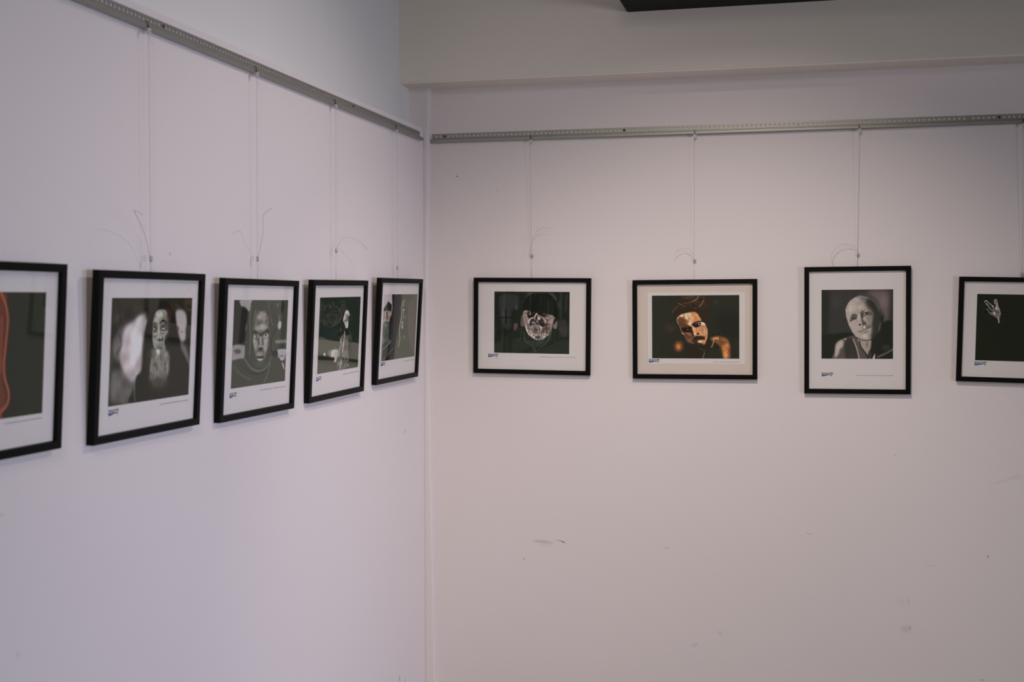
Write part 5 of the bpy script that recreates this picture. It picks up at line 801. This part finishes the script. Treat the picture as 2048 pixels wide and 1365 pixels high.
class Canvas:
    def __init__(self, w, h, base):
        self.w, self.h = w, h
        self.c = np.ones((h, w, 3))*np.array(base, float)
    def put(self, mask, x0, y0, col, al):
        h, w = mask.shape
        reg = self.c[y0:y0+h, x0:x0+w]
        m = (mask*al)[..., None]
        reg[:] = reg*(1-m)+np.array(col, float)*m
    def box(self, pts, pad):
        xs = [p[0] for p in pts]; ys = [p[1] for p in pts]
        return max(0, int(min(xs)-pad)), min(self.w, int(max(xs)+pad)+2), max(0, int(min(ys)-pad)), min(self.h, int(max(ys)+pad)+2)
    def poly(self, col, al, blur, pts):
        pts = [(p[0]*self.w, p[1]*self.h) for p in pts]; s = max(blur*self.h*0.6, 0.35)
        pts = catmull(pts, True)
        x0, x1, y0, y1 = self.box(pts, 3*s+2)
        if x1 <= x0 or y1 <= y0: return
        acc = 0
        for dx, dy in ((0.25, 0.25), (0.75, 0.25), (0.25, 0.75), (0.75, 0.75)):
            X, Y = np.meshgrid(np.arange(x0, x1)+dx, np.arange(y0, y1)+dy)
            ins = np.zeros(X.shape, bool)
            for (ax, ay), (bx, by) in zip(pts, pts[1:]+pts[:1]):
                if ay == by: continue
                ins ^= ((ay > Y) != (by > Y)) & (X < (bx-ax)*(Y-ay)/(by-ay)+ax)
            acc = acc+ins/4.0
        self.put(gauss(acc, s), x0, y0, col, al)
    def line(self, col, al, width, blur, pts, smooth=True):
        pts = [(p[0]*self.w, p[1]*self.h) for p in pts]; hw = width*self.h/2; s = max(blur*self.h*0.6, 0.4)
        if smooth and len(pts) > 2: pts = catmull(pts, False)
        x0, x1, y0, y1 = self.box(pts, hw+3*s+2)
        if x1 <= x0 or y1 <= y0: return
        X, Y = np.meshgrid(np.arange(x0, x1)+0.5, np.arange(y0, y1)+0.5)
        d = np.full(X.shape, 1e9)
        for (ax, ay), (bx, by) in zip(pts, pts[1:]):
            vx, vy = bx-ax, by-ay; L = vx*vx+vy*vy+1e-9
            t = np.clip(((X-ax)*vx+(Y-ay)*vy)/L, 0, 1)
            d = np.minimum(d, np.hypot(X-ax-t*vx, Y-ay-t*vy))
        self.put(np.clip((hw+s-d)/(2*s), 0, 1), x0, y0, col, al)
    def hair(self, col, al, width, n, ang, length, pts, seed):
        rnd = random.Random(seed)
        P_ = [(p[0]*self.w, p[1]*self.h) for p in pts]
        xs = [p[0] for p in P_]; ys = [p[1] for p in P_]
        k = 0; tries = 0
        while k < n and tries < 4000:
            tries += 1
            x, y = rnd.uniform(min(xs), max(xs)), rnd.uniform(min(ys), max(ys))
            ins = False
            for (ax, ay), (bx, by) in zip(P_, P_[1:]+P_[:1]):
                if (ay > y) != (by > y) and x < (bx-ax)*(y-ay)/(by-ay)+ax: ins = not ins
            if not ins: continue
            a = math.radians(ang+rnd.uniform(-22, 22)); l = length*self.h*rnd.uniform(0.4, 1.2)
            self.line(col, al*rnd.uniform(0.5, 1), width, width*0.6, [(x/self.w, y/self.h), ((x+l*math.cos(a))/self.w, (y+l*math.sin(a))/self.h)], False)
            k += 1
    def mottle(self, amp, scale, blur, pts, seed):
        # irregular grain of skin, beard or cloud inside an outline
        rs = np.random.RandomState(seed); n = np.zeros((self.h, self.w))
        for o, a in ((1, 0.6), (2, 0.4)):
            st = max(1.0, scale*self.h/o)
            gh, gw = int(self.h/st)+3, int(self.w/st)+3
            g = rs.uniform(-1, 1, (gh, gw))
            y = np.arange(self.h)/st; x = np.arange(self.w)/st
            yi, xi = y.astype(int), x.astype(int); fy = (y-yi)[:, None]; fx = (x-xi)[None]
            fy = fy*fy*(3-2*fy); fx = fx*fx*(3-2*fx)
            n += a*(g[yi][:, xi]*(1-fy)*(1-fx)+g[yi+1][:, xi]*fy*(1-fx)+g[yi][:, xi+1]*(1-fy)*fx+g[yi+1][:, xi+1]*fy*fx)
        m = Canvas(self.w, self.h, (0, 0, 0)); m.poly((1, 1, 1), 1.0, blur, pts)
        self.c *= (1+amp*n*m.c[..., 0])[..., None]
    def paint(self, ops):
        for i, op in enumerate(ops):
            if op[0] == 'P': self.poly(*op[1:])
            elif op[0] == 'L': self.line(*op[1:])
            elif op[0] == 'N': self.mottle(*op[1:], seed=i+5)
            else: self.hair(*op[1:], seed=i*17+3)

def grid_obj(name, cv, albedo, u0, u1, v0, v1, y, parent):
    """flat sheet whose ink is stored per vertex"""
    h, w = cv.h, cv.w
    us = np.linspace(u0, u1, w); vs = np.linspace(v1, v0, h)
    U, V = np.meshgrid(us, vs)
    co = np.stack([U, np.full(U.shape, y), V], -1).reshape(-1, 3)
    idx = np.arange(h*w).reshape(h, w)
    q = np.stack([idx[:-1, :-1], idx[1:, :-1], idx[1:, 1:], idx[:-1, 1:]], -1).reshape(-1, 4)
    me = bpy.data.meshes.new(name)
    me.vertices.add(h*w); me.vertices.foreach_set('co', co.astype(np.float32).ravel())
    me.loops.add(q.size); me.loops.foreach_set('vertex_index', q.astype(np.int32).ravel())
    me.polygons.add(len(q)); me.polygons.foreach_set('loop_start', np.arange(0, q.size, 4, dtype=np.int32))
    me.polygons.foreach_set('loop_total', np.full(len(q), 4, dtype=np.int32))
    me.update(calc_edges=True)
    at = me.color_attributes.new('ink', 'FLOAT_COLOR', 'POINT')
    rgba = np.ones((h*w, 4), np.float32); rgba[:, :3] = albedo.reshape(-1, 3)
    at.data.foreach_set('color', rgba.ravel())
    me.materials.append(M_print)
    return link(bpy.data.objects.new(name, me), parent)

PAPER_ALB = 0.80
def ink(c, paper, refl):
    lin = s2l(np.clip(c, 0, 255)); pl = s2l(paper)-refl
    return np.clip((lin-refl)/pl*PAPER_ALB*np.array(PAPER_TINT), 0.004, 0.95)

LOGO_OPS = [
 ('P', (38, 56, 92), 1.0, 0.035, [(0.0, 0.42), (0.01, 0.98), (0.16, 0.97), (0.45, 0.80), (0.76, 0.62), (0.72, 0.50), (0.40, 0.58), (0.15, 0.56)]),
 ('P', (92, 120, 158), 0.7, 0.05, [(0.04, 0.56), (0.05, 0.72), (0.30, 0.70), (0.60, 0.58), (0.30, 0.60)]),
] + [('L', (24, 30, 44), 1.0, 0.115, 0.02, pts) for pts in (
 [(0.035, 0.10), (0.035, 0.50)], [(0.035, 0.10), (0.11, 0.10)], [(0.11, 0.10), (0.135, 0.20), (0.11, 0.30)], [(0.11, 0.30), (0.035, 0.30)],
 [(0.20, 0.08), (0.20, 0.52)], [(0.31, 0.08), (0.31, 0.52)], [(0.20, 0.30), (0.31, 0.30)],
 [(0.43, 0.09), (0.385, 0.18), (0.385, 0.42), (0.43, 0.51), (0.48, 0.42), (0.48, 0.18), (0.43, 0.09)],
 [(0.54, 0.10), (0.70, 0.10)], [(0.62, 0.10), (0.62, 0.52)])] + [
 ('P', (26, 28, 34), 1.0, 0.02, [(0.86, 0.02), (0.96, 0.10), (0.99, 0.34), (0.93, 0.62), (0.86, 0.98), (0.79, 0.62), (0.73, 0.34), (0.76, 0.10)]),
 ('P', (205, 198, 198), 1.0, 0.03, [(0.86, 0.22), (0.92, 0.30), (0.93, 0.48), (0.86, 0.66), (0.79, 0.48), (0.80, 0.30)]),
 ('P', (26, 28, 34), 1.0, 0.02, [(0.86, 0.42), (0.885, 0.50), (0.86, 0.58), (0.835, 0.50)]),
]

# ------------------------------------------------------------------ framed prints
FD, BAR = 0.020, 0.019
def frame_ring(w, h):
    bm = bmesh.new()
    loops = [(0, 0.0), (0, FD-0.0012), (0.0012, FD), (BAR-0.0008, FD), (BAR, FD-0.0008), (BAR, 0.0025), (BAR-0.004, 0.0)]
    rings = []
    for ins, dep in loops:
        a, b0, b1 = w/2-ins, ins, h-ins
        rings.append([bm.verts.new(p) for p in ((-a, -dep, b0), (a, -dep, b0), (a, -dep, b1), (-a, -dep, b1))])
    for r0, r1 in zip(rings, rings[1:]+rings[:1]):
        for k in range(4):
            bm.faces.new((r0[k], r0[(k+1) % 4], r1[(k+1) % 4], r1[k]))
    return bm

def caption_bm(u0, v0, u1, v1, seed):
    """an illegible line of fine print: tiny strokes, no readable letters"""
    rnd = random.Random(seed); bm = bmesh.new()
    L = u1-u0; x = 0.0
    gaps = sorted(rnd.uniform(0.15, 0.8) for _ in range(2))
    while x < L:
        wd = rnd.uniform(0.0007, 0.0013); hh = rnd.choice((0.0014, 0.0016, 0.0022)); b = rnd.choice((0, 0, 0.0003))
        if not any(abs(x/L-g) < 0.006 for g in gaps):
            yv = v0+(v1-v0)*x/L
            vs = [bm.verts.new(p) for p in ((u0+x, 0, yv+b), (u0+x+wd, 0, yv+b), (u0+x+wd, 0, yv+b+hh), (u0+x, 0, yv+b+hh))]
            bm.faces.new(vs)
        x += wd+rnd.uniform(0.0003, 0.0006)
    return bm

FRAME_M = {}
for F in FRAMES:
    w, h = (0.52, 0.4187) if F['land'] else (0.4187, 0.52)
    base = wall_matrix(F['wall'], F['s'], F['z']-h/2, 0.0008)
    M = base @ Matrix.Rotation(F['tilt'], 4, 'X') @ Matrix.Translation((0, 0, h/2)) @ Matrix.Rotation(-F['roll'], 4, 'Y') @ Matrix.Translation((0, 0, -h/2))
    FRAME_M[F['id']] = (M, w, h)
    t = tag(empty('framed_print', M), F['label'], 'picture', 'framed photographs on the gallery walls')
    obj('frame', frame_ring(w, h), M_frame, t)
    bm = bmesh.new(); add_box(bm, -w/2+BAR, w/2-BAR, -0.0070, -0.0030, BAR, h-BAR); obj('backing_board', bm, M_board, t)
    paper = F['paper']; refl = F['refl']
    pm, pnt, pb = new_mat('print_paper'); pz = N(pnt, 'ShaderNodeTexNoise'); pz.inputs['Scale'].default_value = 30
    pc = ink(np.array(paper, float), paper, refl)
    mx = N(pnt, 'ShaderNodeMix', data_type='RGBA'); mx.inputs['A'].default_value = (*(pc*0.99), 1); mx.inputs['B'].default_value = (*np.clip(pc*1.01, 0, 1), 1)
    pnt.links.new(pz.outputs['Fac'], mx.inputs['Factor']); pnt.links.new(mx.outputs['Result'], pb.inputs['Base Color']); pb.inputs['Roughness'].default_value = 0.7; pb.inputs['Specular IOR Level'].default_value = 0.2
    sheet = F.get('sheet')
    bm = bmesh.new()
    if sheet:
        add_box(bm, -w/2+BAR, w/2-BAR, -0.0082, -0.0070, BAR, h-BAR)
        obj('mount_board', bm, M_mat, t)
        bm = bmesh.new(); add_box(bm, sheet[0], sheet[1], -0.0088, -0.0082, sheet[2]+h/2, sheet[3]+h/2)
    else:
        add_box(bm, -w/2+BAR, w/2-BAR, -0.0088, -0.0070, BAR, h-BAR)
    sh = obj('print_sheet', bm, pm, t)
    u0, u1, v0, v1 = F['pic']
    ph = 210; pw = int(round(ph*(u1-u0)/(v1-v0)))
    cv = Canvas(pw, ph, F['base']); cv.paint(F['ops'])
    cv.c += np.random.RandomState(F['id']).normal(0, 1.2, cv.c.shape[:2])[..., None]
    grid_obj('image', cv, ink(cv.c, paper, refl), u0, u1, v0+h/2, v1+h/2, -0.0090, sh)
    if F.get('logo'):
        lu, lv = F['logo']
        lc = Canvas(96, 33, paper); lc.paint(LOGO_OPS)
        grid_obj('logo', lc, ink(lc.c, paper, refl), lu, lu+0.0445, lv-0.0153+h/2, lv+h/2, -0.0090, sh)
    c = F['cap']
    cap = obj('caption', caption_bm(c[0], c[1]+h/2, c[2], c[3]+h/2, F['id']), M_ink, sh); cap.location = (0, -0.0090, 0)
    bm = bmesh.new()
    vs = [bm.verts.new(p) for p in ((-w/2+BAR, -0.0125, BAR), (w/2-BAR, -0.0125, BAR), (w/2-BAR, -0.0125, h-BAR), (-w/2+BAR, -0.0125, h-BAR))]
    bm.faces.new(vs)
    obj('glass_pane', bm, M_glass, t)

# ------------------------------------------------------------------ cords with their clips, one per picture
def clip_bm(w, hgt, d):
    bm = bmesh.new(); add_box(bm, -w/2, w/2, -d/2, d/2, -hgt, 0)
    bmesh.ops.bevel(bm, geom=bm.edges[:], offset=min(w, d)*0.22, segments=2, affect='EDGES')
    return bm

for Hn in HANGERS:
    M, w, h = FRAME_M[Hn['id']]
    wall, a = Hn['wall'], Hn['a']
    r = tag(empty('picture_hanger', wall_matrix(wall, a, RAIL_Z, 0.0205)), Hn['label'], 'hanger', 'cords hanging from the rails')
    # where the cord meets the back of the frame's top edge, in cord coordinates
    loc_u = (a-Hn['fs'])
    top = M @ Vector((loc_u, 0.001, h-0.006))
    topl = r.matrix_world.inverted() @ top
    # hook over the lip of the channel
    bm = bmesh.new()
    add_tube(bm, [(0, 0.0045, 0.006), (0, 0.0045, 0.0165), (0, 0.0025, 0.0185), (0, -0.0008, 0.0178), (0, -0.0020, 0.015), (0, -0.0022, 0.004), (0.0012, -0.0024, 0.0005), (0.004, -0.0024, 0.001), (0.0045, -0.0024, 0.005), (0.0022, -0.0024, 0.0078)], 0.0011, 8)
    obj('hook', bm, M_hook, r, True)
    c1 = obj('clear_clip', clip_bm(0.0075, 0.017, 0.0065), M_clip, r); c1.location = (0.0008, -0.0035, 0.0012)
    bm = bmesh.new(); add_box(bm, 0, 0.006, -0.0022, 0.0022, -0.0035, 0); add_box(bm, 0, 0.006, -0.0022, 0.0022, -0.0105, -0.007)
    obj('clip_tab', bm, M_clip, c1).location = (0.0036, 0, -0.002)
    zc = Hn['clip_z']-RAIL_Z
    n = 10
    pts = []
    x_top, y_top, z_top = 0.0, -0.0035, -0.012
    for i in range(n+1):
        t = i/n
        pts.append((x_top+(topl.x-x_top)*t, y_top+(topl.y-y_top)*t, z_top+(topl.z-z_top)*t))
    bm = bmesh.new(); add_tube(bm, pts, 0.0007, 6); obj('cord', bm, M_cord, r, True)
    tt = (zc-z_top)/(topl.z-z_top)
    cx, cy = x_top+(topl.x-x_top)*tt, y_top+(topl.y-y_top)*tt
    bm = bmesh.new(); add_tube(bm, [(0, 0, -0.0085), (0, 0, -0.0065), (0, 0, 0.0065), (0, 0, 0.0085)], 0.0030, 10, [0.5, 1, 1, 0.5])
    g = obj('grip_clip', bm, M_grip, r, True); g.location = (cx, cy, zc)
    for dz in (-0.0035, 0.0035):
        bm = bmesh.new(); add_tube(bm, [(0.002, 0, 0), (0.0058, -0.0006, 0), (0.0062, -0.0006, 0), (0.0078, -0.0008, 0)], 0.0016, 8, [1, 1, 1.25, 1.25])
        s = obj('set_screw', bm, M_grip, g, True); s.location = (0, 0, dz)
    tail = [(cx, cy, zc+0.004)]+[(p[0]-a, -(p[1]-0.0205), p[2]-RAIL_Z) for p in Hn['tail']]
    bm = bmesh.new(); add_tube(bm, catmull(tail, False, 5), 0.0007, 6)
    obj('loose_end', bm, M_cord, r, True)

# ------------------------------------------------------------------ black canopy on the beam
bm = bmesh.new(); add_box(bm, 0, CAN_W, -CAN_D, 0, 0, 0.06)
bmesh.ops.bevel(bm, geom=bm.edges[:], offset=0.003, segments=2, affect='EDGES')
cn = tag(obj('beam_canopy', bm, M_canopy), 'flat black canopy jutting out from the beam at the top of the room', 'canopy')
cn.location = (CAN_X, -BF, CAN_Z)

# ------------------------------------------------------------------ light
def spot(name, loc, aim, power, col, cone, blend, radius):
    l = bpy.data.lights.new(name, 'SPOT'); l.energy = power; l.color = col; l.spot_size = math.radians(cone); l.spot_blend = blend; l.shadow_soft_size = radius
    o = bpy.data.objects.new(name, l); o.location = loc
    o.rotation_euler = (Vector(aim)-Vector(loc)).to_track_quat('-Z', 'Y').to_euler()
    COL.objects.link(o); return o

def area(name, loc, rot, size, power, col, size_y=None, spread=math.pi, shape='DISK'):
    l = bpy.data.lights.new(name, 'AREA'); l.energy = power; l.color = col; l.size = size; l.spread = spread
    l.shape = shape
    if size_y: l.shape = 'RECTANGLE'; l.size_y = size_y
    o = bpy.data.objects.new(name, l); o.location = loc; o.rotation_euler = rot
    COL.objects.link(o); return o

WARM = (1.14, 1.0, 0.88)
# small spots on the ceiling track: they draw the crisp shadows of frames and cords
spot('spot_lamp', (2.1, -1.35, RZ-0.14), (0, -1.6, 0.8), 60, WARM, 92, 1.0, 0.009)
spot('spot_lamp', (1.4, -2.1, RZ-0.14), (1.3, 0, -0.15), 124, (1.13, 1.0, 0.89), 86, 1.0, 0.012)
# an unseen soft fill, added farther back to lift the rear wall and corner
spot('fill_spot', (1.2, -4.9, RZ-0.2), (0.9, 0, 0.5), 120, WARM, 62, 1.0, 0.3)
# daylight through the first window, then a fill area added near the second
area('daylight_and_fill', (RX-0.02, (WY0+WY1)/2, (WZ0+WZ1)/2), (0, math.radians(82), math.radians(5)), WZ1-WZ0, 7.4, (0.90, 0.98, 1.52), WY1-WY0, math.radians(48))
area('daylight_and_fill', (RX-0.3, -6.2, 1.2), (0, math.radians(84), math.radians(-25)), 1.5, 39, (0.97, 1.0, 1.06), 2.0, math.radians(100))
w = bpy.data.worlds.new('world'); scene.world = w; w.use_nodes = True
w.node_tree.nodes['Background'].inputs[0].default_value = (0.8, 0.88, 1.0, 1); w.node_tree.nodes['Background'].inputs[1].default_value = 0.5


# ------------------------------------------------------------------ camera
f, cx, cy, cz, yaw, pit, rol = CAM
cam = bpy.data.cameras.new('camera'); cam.sensor_fit = 'HORIZONTAL'; cam.sensor_width = 36.0; cam.lens = f/2048*36.0
cam.clip_start = 0.05; cam.clip_end = 60
cam.dof.use_dof = True; cam.dof.focus_distance = 5.1; cam.dof.aperture_fstop = 4.0
fw = Vector((math.sin(yaw)*math.cos(pit), math.cos(yaw)*math.cos(pit), math.sin(pit)))
rt = fw.cross(Vector((0, 0, 1))).normalized(); up = rt.cross(fw)
R_ = rt*math.cos(rol)+up*math.sin(rol); U_ = -rt*math.sin(rol)+up*math.cos(rol)
Mx = Matrix(((R_.x, U_.x, -fw.x, cx), (R_.y, U_.y, -fw.y, cy), (R_.z, U_.z, -fw.z, cz), (0, 0, 0, 1)))
co = bpy.data.objects.new('camera', cam); co.matrix_world = Mx; COL.objects.link(co)
scene.camera = co

vs = scene.view_settings
vs.view_transform = 'Standard'; vs.look = 'None'; vs.gamma = 1.0; vs.use_curve_mapping = False
vs.exposure = EXPOSURE
